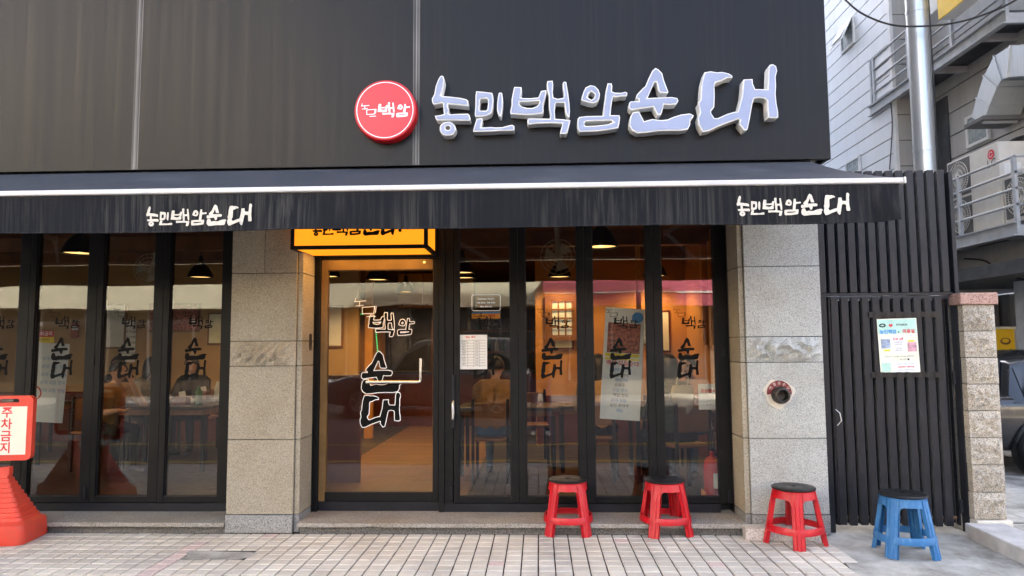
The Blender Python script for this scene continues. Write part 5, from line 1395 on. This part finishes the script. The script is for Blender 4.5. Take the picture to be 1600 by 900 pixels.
# lattice window on the right back wall
a = at(862, 525, 4.38); b = at(894, 470, 4.38)
t = thing('lattice_window', 'wooden lattice window with frosted panes on the back wall', 'window', (a.x, 4.38, a.z))
n = 3
for i in range(4): B('stile', 'brown_wood', t, a.x + (b.x - a.x) * i / 3 - .012, a.x + (b.x - a.x) * i / 3 + .012, 4.34, 4.38, a.z, b.z)
for i in range(5): B('bar', 'brown_wood', t, a.x - .012, b.x + .012, 4.335, 4.339, a.z + (b.z - a.z) * i / 4 - .012, a.z + (b.z - a.z) * i / 4 + .012)
for i in range(3):
    for j in range(4): B('pane', 'frosted', t, a.x + (b.x - a.x) * i / 3 + .013, a.x + (b.x - a.x) * (i + 1) / 3 - .013, 4.36, 4.37, a.z + (b.z - a.z) * j / 4 + .013, a.z + (b.z - a.z) * (j + 1) / 4 - .013)
fr2 = MB().box(a.x - .09, a.x - .014, 4.33, 4.39, a.z - .07, b.z + .07).box(b.x + .014, b.x + .09, 4.33, 4.39, a.z - .07, b.z + .07).box(a.x - .0135, b.x + .0135, 4.331, 4.389, b.z + .013, b.z + .07).box(a.x - .0135, b.x + .0135, 4.331, 4.389, a.z - .07, a.z - .013); fr2.build('frame', 'brown_wood', t)
# upright timber slats on the right wall
for k in range(5):
    o = B('wall_strip', 'cabinet_wood', None, IX1 - .06, IX1 - .003, 1.4 + k * .42, 1.52 + k * .42, 1.5, 2.75, .004); tag(o, '%s upright timber strip from the window on the right inner wall' % nth[k], 'timber strip', 'timber strips on the right wall')
o = B('timber_column', 'cabinet_wood', None, at(995, 480, 3.2).x, at(1002, 480, 3.2).x, 3.2, 3.26, IZ + .001, CEIL - .002); tag(o, 'slim orange timber column behind the food banner', 'column')

# notices on and behind the glass
def sheet(name, px0, px1, py0, py1, Y, mat_, lb, cat, tilt=0):
    a = at(px0, py1, Y); b = at(px1, py0, Y); c = (a + b) / 2
    t = thing(name, lb, cat, (c.x, Y, a.z)); w_ = b.x - a.x; h_ = b.z - a.z
    o = MB().box(-w_ / 2, w_ / 2, 0, .002, 0, h_).build('sheet', mat_); o.parent = t
    t.rotation_euler.y = R(tilt)
    def add(nm, g, m_, u, v, lift=.0012):
        mb = MB()
        if isinstance(g[0], (int, float)): mb.box(u * w_ - g[0] * w_ / 2, u * w_ + g[0] * w_ / 2, -lift, -lift + .0006, v * h_ - g[1] * h_ / 2, v * h_ + g[1] * h_ / 2)
        else: put(mb, g, (u * w_, -lift, v * h_))
        o = mb.build(nm, m_); o.parent = t; return o
    return t, add, w_, h_
t, add, w_, h_ = sheet('menu_sheet', 718, 761, 523, 577, GY - .006, 'paper', 'white printed price sheet stuck on the first pane right of the door', 'notice')
add('heading', lettering('메뉴 예약', .022, 0, .0005), 'print_red', -.1, .93)
for k in range(10): add('rule', (.9, .006), 'print_black', 0, .84 - k * .082)
for x in (-.2, .02, .22): add('rule', (.006, .78), 'print_black', x, .45, .0018)
for k in range(9): add('lettering', lettering(('순대국', '모듬', '정식', '백암', '순대', '국', '농민', '대', '정식')[k], .017), 'print_black', -.34, .80 - k * .082, .0022)
for k in range(9): add('lettering', lettering('9,000', .013), 'print_black', .12, .80 - k * .082, .0022)
t, add, w_, h_ = sheet('sticker', 737, 781, 487, 498, GY + .012, 'sticker_orange', 'orange sticker with a blue edge low under the white frame on the first pane', 'sticker')
add('band', (1.0, .25), 'print_blue', 0, .86); add('lettering', lettering('Save', .026, 0, .0006), 'print_black', -.12, .4, .0022); add('lettering', lettering('FIRE', .028, 0, .0012), 'print_red', .22, .4, .0022)
a = at(737, 486, GY - .003); b = at(782, 460, GY - .003)
t = thing('hours_decal', 'thin white rounded frame with opening hours on the first pane right of the door', 'decal', (a.x, GY - .003, a.z))
cx, cz, hw_, hh_ = (a.x + b.x) / 2, (a.z + b.z) / 2, (b.x - a.x) / 2, (b.z - a.z) / 2
def rr_(hw, hh, r): return [(cx + sx * (hw - r) + math.cos(th) * r, cz + sz * (hh - r) + math.sin(th) * r) for q, (sx, sz) in enumerate(((1, -1), (1, 1), (-1, 1), (-1, -1))) for th in [-math.pi / 2 + q * math.pi / 2 + math.pi / 2 * i / 5 for i in range(6)]]
g = outline([rr_(hw_, hh_, .02), rr_(hw_ - .004, hh_ - .004, .017)]); MB().add([(x, GY - .003, z) for x, z, _ in g[0]], g[1]).build('frame', 'print_white', t)
for k, (s, sz) in enumerate((('Business Hours', .022), ('AM 10:00 - PM 10:00', .018), ('메뉴 예약가능', .018))):
    mb = MB(); put(mb, lettering(s, sz, 0, .0003), (cx, GY - .003, cz + .035 - .035 * k)); mb.build('lettering', 'print_white', t)
t, add, w_, h_ = sheet('food_banner', 937, 996, 481, 656, .50, 'paper', 'tall white banner with a meat picture hanging slanted behind the third right window', 'banner', 4)
add('photo', (.82, .27), 'photo_meat', 0, .73); add('strip', (.86, .03), 'sticker_yellow', -.02, .575); add('strip', (.86, .02), 'sticker_yellow', -.02, .54); add('badge', outline([ell(0, 0, .05, .05)]), 'print_blue', .32, .92)
add('lettering', lettering('백암 모듬순대', .05, 0, .001), 'print_red', 0, .50, .002)
for k in range(9): add('lettering', lettering(('농민백암 순대', '모듬 정식', '예약가능', '순대국', '모듬 정식', '백암 정식', '순대 모듬', '농민 순대국', '메뉴')[k], .034), ('print_blue', 'print_black')[k % 2], -.05 + .02 * (k % 3), .44 - k * .045, .002)
t, add, w_, h_ = sheet('small_banner', 1092, 1122, 600, 640, .50, 'paper', 'small white notice with pink writing low in the last right window', 'notice')
add('lettering', lettering('모듬정식', .036, 0, .002), 'print_red', 0, .72, .002); add('lettering', lettering('순대국 메뉴', .02), 'print_blue', 0, .4, .002); add('lettering', lettering('11 - 2', .02), 'print_black', 0, .2, .002)
t, add, w_, h_ = sheet('standing_banner', 45, 103, 536, 660, .75, 'paper', 'plain white standing banner behind the second left pane', 'banner', 3)
add('badge', outline([ell(0, 0, .07, .07), ell(0, 0, .055, .055)]), 'print_red', -.42, .36)
for k in range(5): add('lettering', lettering('순대 모듬 정식', .04), 'print_blue', .1, .8 - .1 * k)
t, add, w_, h_ = sheet('red_notice', 53, 85, 517, 536, .8, 'sticker_yellow', 'red and yellow notice above the white banner in the left window', 'notice')
add('band', (1.0, .5), 'print_red', 0, .75); add('lettering', lettering('주차금지', .045, 0, .001), 'print_white', 0, .75, .002); add('lettering', lettering('주차금지', .03), 'print_black', 0, .25, .002)
t, add, w_, h_ = sheet('wall_notice', 110, 124, 505, 529, 4.88, 'photo_meat', 'small brown framed picture on the back wall of the left room', 'picture')
add('band', (.8, .3), 'paper', 0, .7)
t, add, w_, h_ = sheet('wall_notice', 186, 213, 500, 566, 4.88, 'paper', 'pale paper menu on the back wall behind the diners', 'notice')
for k in range(6): add('lettering', lettering('순대국 9,000', .05), 'print_black', 0, .85 - .13 * k)

# tables and chairs
def make_table():
    t = thing('dining_table', 'table', 'table')
    MB().box(-.55, .55, -.35, .35, .70, .735).build('top', 'table_top', t, .006)
    for sx in (-1, 1):
        for sy in (-1, 1): MB().box(sx * .5 - .02, sx * .5 + .02, sy * .3 - .02, sy * .3 + .02, 0, .70).build('leg', 'black_metal', t)
    MB().box(-.52, .52, -.32, .32, .64, .699).build('apron', 'brown_wood', t)
    return t
def make_chair():
    t = thing('dining_chair', 'chair', 'chair')
    MB().box(-.2, .2, -.2, .2, .43, .46).build('seat', 'brown_wood', t, .008)
    for sx in (-1, 1):
        MB().bar((sx * .18, -.18, 0), (sx * .18, -.18, .43), .03, .03).build('leg', 'black_metal', t)
        MB().bar((sx * .18, .2, 0), (sx * .18, .2, .86), .03, .03).build('leg', 'black_metal', t)
    MB().box(-.17, .17, .19, .215, .58, .82).build('backrest', 'brown_wood', t, .008)
    return t
tb0 = make_table(); ch0 = make_chair()
TB = [(-4.35, 2.55, 'dining table with food in front of the tan-shirted diner'), (-4.70, 3.35, 'dining table behind the pane next to the left pillar'), (-6.6, 3.0, 'dining table behind the no-parking stand, far left room'),
      (-.35, 2.3, 'dining table behind the first pane right of the door'), (.75, 2.5, 'dining table behind the food banner'), (1.5, 1.85, 'dining table beside the right inner wall')]
for k, (x, y, lb) in enumerate(TB):
    o = tb0 if k == 0 else copy_tree(tb0); o.location = (x, y, IZ + .001); tag(o, lb, 'table', 'tables in the dining room')
CH = [(-5.12, 2.33, 70, 'chair of the diner in the tan shirt'), (-5.36, 3.5, 75, 'chair on the far side of the left food table'), (-4.75, 4.0, 0, 'chair of the diner in black next to the left pillar'), (-6.0, 4.3, 10, 'chair of the diner at the back of the left room'), (-6.9, 3.6, 0, 'empty chair behind the standing banner'),
      (-.50, 1.72, 178, 'chair of the diner in the tan jacket'), (-.1, 2.95, 5, 'empty chair behind the first pane right of the door'), (.62, 1.85, 170, 'chair of the diner in the mustard coat'), (1.38, 1.22, 200, 'chair of the diner with the white bag'), (1.75, 2.35, -20, 'chair of the diner by the right wall')]
for k, (x, y, rz, lb) in enumerate(CH):
    o = ch0 if k == 0 else copy_tree(ch0); o.location = (x, y, IZ + .001); o.rotation_euler.z = R(rz); tag(o, lb, 'chair', 'chairs in the dining room')
def bowl(x, y, z, r_, m_, lb):
    t = thing('bowl', lb, 'bowl', (x, y, z), 'bowls on the tables')
    MB().lathe([(.0001, 0), (r_ * .5, 0), (r_ * .85, r_ * .3), (r_, r_ * .62), (r_ * .95, r_ * .62), (r_ * .8, r_ * .32), (.0001, r_ * .2)], (x, y, z), 24).build('shell', m_, t, smooth=True)
    MB().lathe([(.0001, r_ * .5), (r_ * .9, r_ * .5)], (x, y, z), 20).build('food', 'photo_meat', t)
zt_ = IZ + .737
bowl(-4.62, 2.5, zt_, .09, 'black_metal', 'black bowl before the tan-shirted diner'); bowl(-4.25, 2.7, zt_, .085, 'fan_white', 'white bowl on the left food table'); bowl(-.35, 2.25, zt_, .09, 'black_metal', 'black bowl on the table right of the door'); bowl(1.35, 1.8, zt_, .08, 'fan_white', 'white bowl on the table by the right wall')
# white tote bag on the chair by the right window
q = at(1064, 615, 1.02)
t = thing('tote_bag', 'white cloth tote bag hanging from a chair behind the last right window', 'bag', (q.x, 1.02, q.z - .14))
V = []; n = 10
for j in range(7):
    u = j / 6; wv = .05 + .055 * math.sin(u * 2.2); 
    for k in range(n):
        a = 2 * math.pi * k / n; V.append((q.x + .02 + math.cos(a) * wv * (1 + .1 * math.sin(3 * a + j)), 1.02 + math.sin(a) * .03, q.z - .22 + .30 * u))
MB().add(V, [(j * n + k, j * n + (k + 1) % n, (j + 1) * n + (k + 1) % n, (j + 1) * n + k) for j in range(6) for k in range(n)] + [tuple(range(n))]).build('bag', 'tote', t, smooth='all')
for dx in (-.04, .06): MB().tube([(q.x + dx, 1.02, q.z + .07), (q.x + dx + .01, 1.02, q.z + .15), (q.x + .03, 1.02, q.z + .2)], .008, 6).build('strap', 'tote', t)

# sills under the door and windows, closing the gap to the floor
B('threshold', 'black_metal', rb, dj1 + .003, dr0 - .003, WF + .02, GY + .12, SZ + .003, db - .003)

# fire extinguisher inside the last window
q = gnd(1112, 772, IZ); q = Vector((q.x, GY + .22, IZ + .001)); q.x = at(1113, 740, GY + .22).x
t = thing('fire_extinguisher', 'red fire extinguisher with a pale label inside the last right window', 'extinguisher', tuple(q))
MB().lathe([(.0001, .03), (.07, .03), (.075, .05), (.075, .34), (.06, .39), (.025, .42), (.022, .46), (.0001, .46)], tuple(q), 28).build('body', 'stool_red', t, smooth=True)
MB().box(q.x - .085, q.x + .085, q.y - .085, q.y + .085, q.z, q.z + .029).box(q.x - .085, q.x - .078, q.y - .085, q.y + .085, q.z + .0295, q.z + .12).box(q.x + .078, q.x + .085, q.y - .085, q.y + .085, q.z + .0295, q.z + .12).build('stand', 'sticker_orange', t)
MB().box(q.x - .01, q.x + .05, q.y - .0785, q.y - .074, q.z + .15, q.z + .28).build('label_plate', 'paper', t)
MB().bar((q.x, q.y + .01, q.z + .47), (q.x, q.y - .10, q.z + .50), .02, .015).build('lever', 'black_metal', t)
MB().tube([(q.x + .02, q.y, q.z + .45), (q.x + .09, q.y, q.z + .40), (q.x + .095, q.y, q.z + .2)], .010, 8).build('hose', 'hose_black', t)

# kitchen back panel, and the small things of a busy dining room
t = thing('kitchen_backsplash', 'dark steel wall panel behind the kitchen shelf', 'panel', (-1.5, 7.97, 1.1))
for k in range(3): B('sheet', 'steel_kitchen', t, -3.0 + k * 1.0, -2.006 + k * 1.0, 7.96, 7.98, 1.0, z1_cup)
def small(nm, cat, lb, mat_, x, y, z, w_, d_, h_, grp):
    o = MB().box(x - w_ / 2, x + w_ / 2, y - d_ / 2, y + d_ / 2, z, z + h_).build(nm, mat_, None, .008); tag(o, lb, cat, grp); return o
tz = IZ + .738
for k, (x, y) in enumerate([(-4.2, 2.45), (-4.45, 3.5), (-6.4, 3.1), (-.62, 2.5), (.5, 2.7), (1.62, 2.0)]):
    a_ = ('left food table', 'table next to the left pillar', 'far left table', 'table right of the door', 'table behind the food banner', 'table by the right wall')[k]
    t = thing('tissue_box', 'small dark tissue box on the ' + a_, 'tissue box', (x, y, tz), 'tissue boxes on the tables')
    MB().box(x - .07, x + .07, y - .06, y + .06, tz, tz + .10).build('box', 'maroon_wood', t, .006)
    MB().hexa([(x - .035, y - .012, tz + .101), (x + .035, y - .012, tz + .101), (x + .035, y + .012, tz + .101), (x - .035, y + .012, tz + .101)], [(x - .05, y - .004, tz + .15), (x + .02, y - .006, tz + .165), (x + .022, y + .006, tz + .165), (x - .048, y + .004, tz + .15)]).build('tissue', 'paper', t)
    o = MB().lathe([(.0001, 0), (.04, 0), (.042, .02), (.042, .15), (.02, .19), (.018, .22), (.0001, .22)], (x + .18, y + .02, tz), 16).build('water_bottle', 'bottle_white' if k % 2 else 'bottle_green', None, smooth=True); tag(o, 'water bottle on the ' + a_, 'bottle', 'water bottles on the tables')
for k, (x, z, w_, h_) in enumerate([(-6.6, 1.5, .5, .7), (-5.6, 1.75, .8, .45), (-4.9, 1.55, .35, .5), (-3.2, 1.5, .45, .65)]):
    t = thing('framed_menu', ('tall', 'wide', 'small', 'narrow')[k] + ' framed menu on the back wall of the left room, %s from the left' % nth[k], 'menu', (x, 4.88, z), 'framed menus on the back wall')
    B('frame', 'brown_wood', t, x - w_ / 2, x + w_ / 2, 4.872, 4.898, z, z + h_, .004); B('sheet', ('paper', 'photo_meat', 'paper_cream', 'paper')[k], t, x - w_ / 2 + .03, x + w_ / 2 - .03, 4.866, 4.8715, z + .03, z + h_ - .03)
for k, (x, z, w_, h_) in enumerate([(.35, 1.45, .3, .45), (1.3, 1.5, .55, .4), (1.75, 1.4, .25, .6)]):
    t = thing('framed_menu', ('upright', 'broad', 'slim')[k] + ' framed picture on the back wall of the right room, %s from the left' % nth[k], 'picture', (x, 4.38, z), 'framed pictures on the right back wall')
    B('frame', 'maroon_wood', t, x - w_ / 2, x + w_ / 2, 4.372, 4.398, z, z + h_, .004); B('sheet', ('paper_cream', 'photo_blue', 'paper')[k], t, x - w_ / 2 + .03, x + w_ / 2 - .03, 4.366, 4.3715, z + .03, z + h_ - .03)
# ================================================================== people
def blob(bones, extra, voxel):
    """tapered capsules and ellipsoids fused into one continuous surface"""
    mb = MB()
    for a, b, r0, r1, _ in bones:
        a = Vector(a); b = Vector(b); L_ = (b - a).length; n = max(2, int(L_ / (min(r0, r1) * .45)) + 1)
        for i in range(n):
            u = i / (n - 1); mb.sphere(a + (b - a) * u, r0 + (r1 - r0) * u, 10)
    for c, r_, sc, _ in extra: mb.sphere(c, r_, 12, 0, sc)
    me = mb.mesh('tmp'); o = bpy.data.objects.new('tmp', me); COL.objects.link(o)
    m = o.modifiers.new('r', 'REMESH'); m.mode = 'VOXEL'; m.voxel_size = voxel
    s = o.modifiers.new('s', 'SMOOTH'); s.factor = .5; s.iterations = 3
    TMP.append(o); return o
TMP = []; PEOPLE = []
def seg_d(p, a, b):
    ab = b - a; u = max(0, min(1, (p - a).dot(ab) / max(1e-9, ab.length_squared))); return (p - a - ab * u).length, u
def limb_hand(bones, wrist, palm_dir, side_dir, m_, curl=.5):
    """palm, four unequal bent fingers and a thumb off the side of the palm"""
    d = Vector(palm_dir).normalized(); s = Vector(side_dir).normalized(); n = d.cross(s).normalized(); w_ = Vector(wrist)
    pc = w_ + d * .075
    bones.append((w_, pc, .024, .026, m_)); bones.append((pc - s * .024, pc + s * .024, .017, .017, m_))
    for k, (o, l) in enumerate(((-.030, .068), (-.010, .080), (.010, .076), (.029, .060))):
        a = pc + s * o; b = a + (d * math.cos(curl) + n * math.sin(curl)) * l * .55; c = b + (d * math.cos(curl * 2.2) + n * math.sin(curl * 2.2)) * l * .5
        bones.append((a, b, .0095, .009, m_)); bones.append((b, c, .009, .0075, m_))
    a = w_ + d * .02 - s * .025; b = a - s * .035 + d * .03 + n * .01; c = b + d * .032 + n * .012
    bones.append((a, b, .013, .011, m_)); bones.append((b, c, .011, .009, m_))
def person(loc, rz, label, top, trousers, pose='seated', lean=.18, arms=('table', 'table'), hairlen='short', look=-.1, voxel=.011, shoe='cloth_black_cloth', sleeve=True, puffer=False):
    """local frame: facing -Y, z up"""
    bn = []; ex = []
    seated = pose == 'seated'
    hz = .47 if seated else .90
    hip = Vector((0, 0, hz + .05)); ln = lean
    def up_(h, x=0, y=0): return Vector((x, hip.y - math.sin(ln) * h + y * math.cos(ln), hip.z + math.cos(ln) * h + y * math.sin(ln)))
    k = 1.12 if puffer else 1.0
    bn.append((Vector((-.085, 0, hz + .05)), Vector((.085, 0, hz + .05)), .115, .115, trousers))
    bn.append((up_(.05, -.06), up_(.22, -.055), .115 * k, .108 * k, top)); bn.append((up_(.05, .06), up_(.22, .055), .115 * k, .108 * k, top))
    bn.append((up_(.22, -.06), up_(.40, -.085), .108 * k, .115 * k, top)); bn.append((up_(.22, .06), up_(.40, .085), .108 * k, .115 * k, top))
    bn.append((up_(.45, -.13), up_(.45, .13), .085 * k, .085 * k, top)); bn.append((up_(.46, -.06), up_(.52, 0), .07, .055, top)); bn.append((up_(.46, .06), up_(.52, 0), .07, .055, top))
    nk = up_(.52); hd = nk + Vector((0, -.045 - .05 * max(0, -look), .15)); 
    bn.append((nk, hd + Vector((0, .02, -.05)), .052, .05, 'skin'))
    ex.append((hd, .098, (.80, .98, 1.10), 'skin')); ex.append((hd + Vector((0, -.035, -.065)), .06, (.88, .95, .85), 'skin'))       # skull, jaw
    ex.append((hd + Vector((0, -.103, -.022)), .018, (.75, 1.1, 1.2), 'skin')); ex.append((hd + Vector((0, -.088, .022)), .022, (2.2, .5, .5), 'skin'))  # nose, brow
    for s in (-1, 1): ex.append((hd + Vector((s * .082, .005, -.01)), .026, (.4, .7, 1.15), 'skin'))
    for q, s in enumerate((-1, 1)):
        sh_ = up_(.44, s * .185); md = arms[q]
        if md == 'table': el = sh_ + Vector((s * .06, -.13, -.24)); wr = el + Vector((-s * .10, -.22, .04)); pd = (-s * .3, -1, -.15)
        elif md == 'eat': el = sh_ + Vector((s * .10, -.16, -.20)); wr = Vector((s * .05, hd.y - .17, hd.z - .13)); pd = Vector((-s * .3, .15, .9))
        elif md == 'photo': el = sh_ + Vector((s * .07, -.14, -.21)); wr = Vector((s * .075, -.40, 1.44)); pd = Vector((-s * .55, -.1, .8))
        else: el = sh_ + Vector((s * .05, .02, -.29)); wr = el + Vector((s * .0, -.06, -.25)); pd = (0, -.1, -1)
        bn.append((sh_, el, .058 * k, .046 * k, top)); bn.append((el, el + (wr - el) * .55, .045 * k, .036 * k, top if sleeve else 'skin')); bn.append((el + (wr - el) * .55, wr, .036 * (k if sleeve else 1), .026 if not sleeve else .031 * k, top if sleeve else 'skin'))
        pdv = Vector(pd).normalized(); sd_ = pdv.cross(Vector((0, 0, 1)) if abs(pdv.z) < .8 else Vector((0, 1, 0))).normalized() * s
        limb_hand(bn, wr, pdv, sd_, 'skin', .45)
    for s in (-1, 1):
        h0 = Vector((s * .09, 0, hz + .03))
        if seated: kn = Vector((s * .12, -.42, hz + .02)); an = Vector((s * .12, -.40, .09)); 
        else: kn = Vector((s * (.10 + .015), -.02, .49)); an = Vector((s * .125, .01 + .03 * s, .085))
        bn.append((h0, kn, .088, .060, trousers)); bn.append((kn, kn + (an - kn) * .35, .060, .056, trousers)); bn.append((kn + (an - kn) * .35, an, .056, .040, trousers))
        bn.append((an + Vector((0, .02, -.045)), an + Vector((s * .02, -.15, -.052)), .042, .034, shoe))
    o = blob(bn, ex, voxel)
    PEOPLE.append((o, loc, rz, label, bn, ex, hd, hairlen, look))
    return o
def finish_people():
    dg = bpy.context.evaluated_depsgraph_get(); dg.update()
    for o, loc, rz, label, bn, ex, hd, hairlen, look in PEOPLE:
        me = bpy.data.meshes.new_from_object(o.evaluated_get(dg)); me.name = 'person'
        names = []
        for b in bn + ex:
            if b[-1] not in names: names.append(b[-1])
        me.materials.clear()
        for n in names: me.materials.append(MATS[n])
        npoly = len(me.polygons); C = np.zeros(npoly * 3); me.polygons.foreach_get('center', C); C = C.reshape(-1, 3)
        best = np.full(npoly, 9.0); idx = np.zeros(npoly, int)
        for a, b, r0, r1, m_ in bn:
            a = np.array(a); ab = np.array(b) - a; u = np.clip(((C - a) @ ab) / max(1e-9, ab @ ab), 0, 1)
            d = np.linalg.norm(C - a - u[:, None] * ab, axis=1) - (r0 + (r1 - r0) * u); k_ = d < best; best[k_] = d[k_]; idx[k_] = names.index(m_)
        for cc, r_, sc, m_ in ex:
            d = np.linalg.norm(C - np.array(cc), axis=1) - r_ * max(sc) * .9; k_ = d < best; best[k_] = d[k_]; idx[k_] = names.index(m_)
        idx = idx.tolist()
        me.polygons.foreach_set('material_index', idx); me.polygons.foreach_set('use_smooth', [True] * len(idx))
        t = bpy.data.objects.new('person', me); COL.objects.link(t); t.location = loc; t.rotation_euler.z = R(rz); tag(t, label, 'person'); ORG[t] = Vector()
        # hair: a cap of overlapping locks over the skull, longer at the back where the photo shows it
        V = []; F = []; nu, nv = 22, 12
        for j in range(nv + 1):
            for i in range(nu):
                a = 2 * math.pi * i / nu; front = max(0, -math.sin(a))           # a = -90 deg is the face side
                low_ = (1.15 if hairlen == 'short' else 1.55) * (1 - .42 * front ** 2) + .05 * math.sin(9 * a)
                th = low_ * j / nv * 1.45
                rr = .110 + .004 * math.sin(7 * a + j) + (.006 if hairlen == 'long' else 0)
                x, y, z = math.sin(min(th, 1.75)) * math.cos(a) * rr * .84, math.sin(min(th, 1.75)) * math.sin(a) * rr, math.cos(min(th, 1.75)) * rr * 1.10
                if hairlen == 'long' and th > 1.5: z -= (th - 1.5) * .20; y += .01
                V.append(hd + Vector((x, y + .006, z + .004)))
        F = [(j * nu + i, j * nu + (i + 1) % nu, (j + 1) * nu + (i + 1) % nu, (j + 1) * nu + i) for j in range(nv) for i in range(nu)] + [tuple(range(nu))]
        h_ = MB().add(V, F).build('hair', 'hair', t, smooth='all'); sd_ = h_.modifiers.new('t', 'SOLIDIFY'); sd_.thickness = .014; sd_.offset = -1
        for s in (-1, 1): MB().sphere(hd + Vector((s * .032, -.088, .002)), .010, 8).build('eye', 'print_black', t, smooth='all')
        MB().sphere(hd + Vector((0, -.093, -.062)), .012, 8, 0, (1.8, .5, .5)).build('mouth', 'mouth', t, smooth='all')
    for o in TMP: bpy.data.objects.remove(o)
# interior heights are measured from the dining-room floor
Z0 = IZ + .001
person((-5.05, 2.30, Z0), 62, 'diner in a tan shirt bending over food behind the third left pane', 'cloth_tan', 'cloth_black_cloth', lean=.42, arms=('table', 'eat'), sleeve=False)
person((-5.30, 3.48, Z0), 70, 'diner with dark hair facing the window at the left food table', 'cloth_grey_cloth', 'cloth_black_cloth', lean=.30, arms=('table', 'table'), hairlen='long')
person((-6.0, 4.22, Z0), 10, 'diner in black at the back of the left room, left of the others', 'cloth_black_cloth', 'cloth_black_cloth', lean=.2)
person((-4.75, 3.92, Z0), 0, 'diner in a black coat behind the pane next to the left pillar', 'cloth_black_cloth', 'cloth_navy', lean=.22)
person((-.50, 1.78, Z0), 172, 'diner in a tan jacket with their back to the first pane right of the door', 'cloth_tan', 'cloth_jeans', lean=.28, puffer=True)
person((.62, 1.9, Z0), 168, 'diner in a mustard padded coat half hidden by the food banner', 'cloth_mustard', 'cloth_black_cloth', lean=.2, puffer=True, hairlen='long')
person((1.36, 1.27, Z0), 205, 'diner with dark hair and a dark green top behind the last right pane', 'cloth_green_dark', 'cloth_black_cloth', lean=.2, hairlen='long')
person((1.72, 2.25, Z0), -30, 'diner in a pink top at the table by the right inner wall', 'cloth_pink_cloth', 'cloth_jeans', lean=.25, arms=('eat', 'table'))
person((.02, -6.26, ROAD_Z), 180, 'person in blue jeans taking the picture, seen only as a reflection in the glass', 'cloth_black_cloth', 'cloth_jeans', pose='stand', lean=.0, arms=('photo', 'photo'), shoe='cloth_shoe', voxel=.010)
finish_people()
t = thing('phone', 'dark phone held up by the person taking the picture', 'phone', (.0, -5.91, 1.46))
MB().box(-.075, .075, -5.915, -5.907, 1.465, 1.535).build('body', 'tape_black', t, .004)
MB().cyl((-.05, -5.9065, 1.515), (-.05, -5.902, 1.515), .009, n=16).build('lens', 'chrome', t)
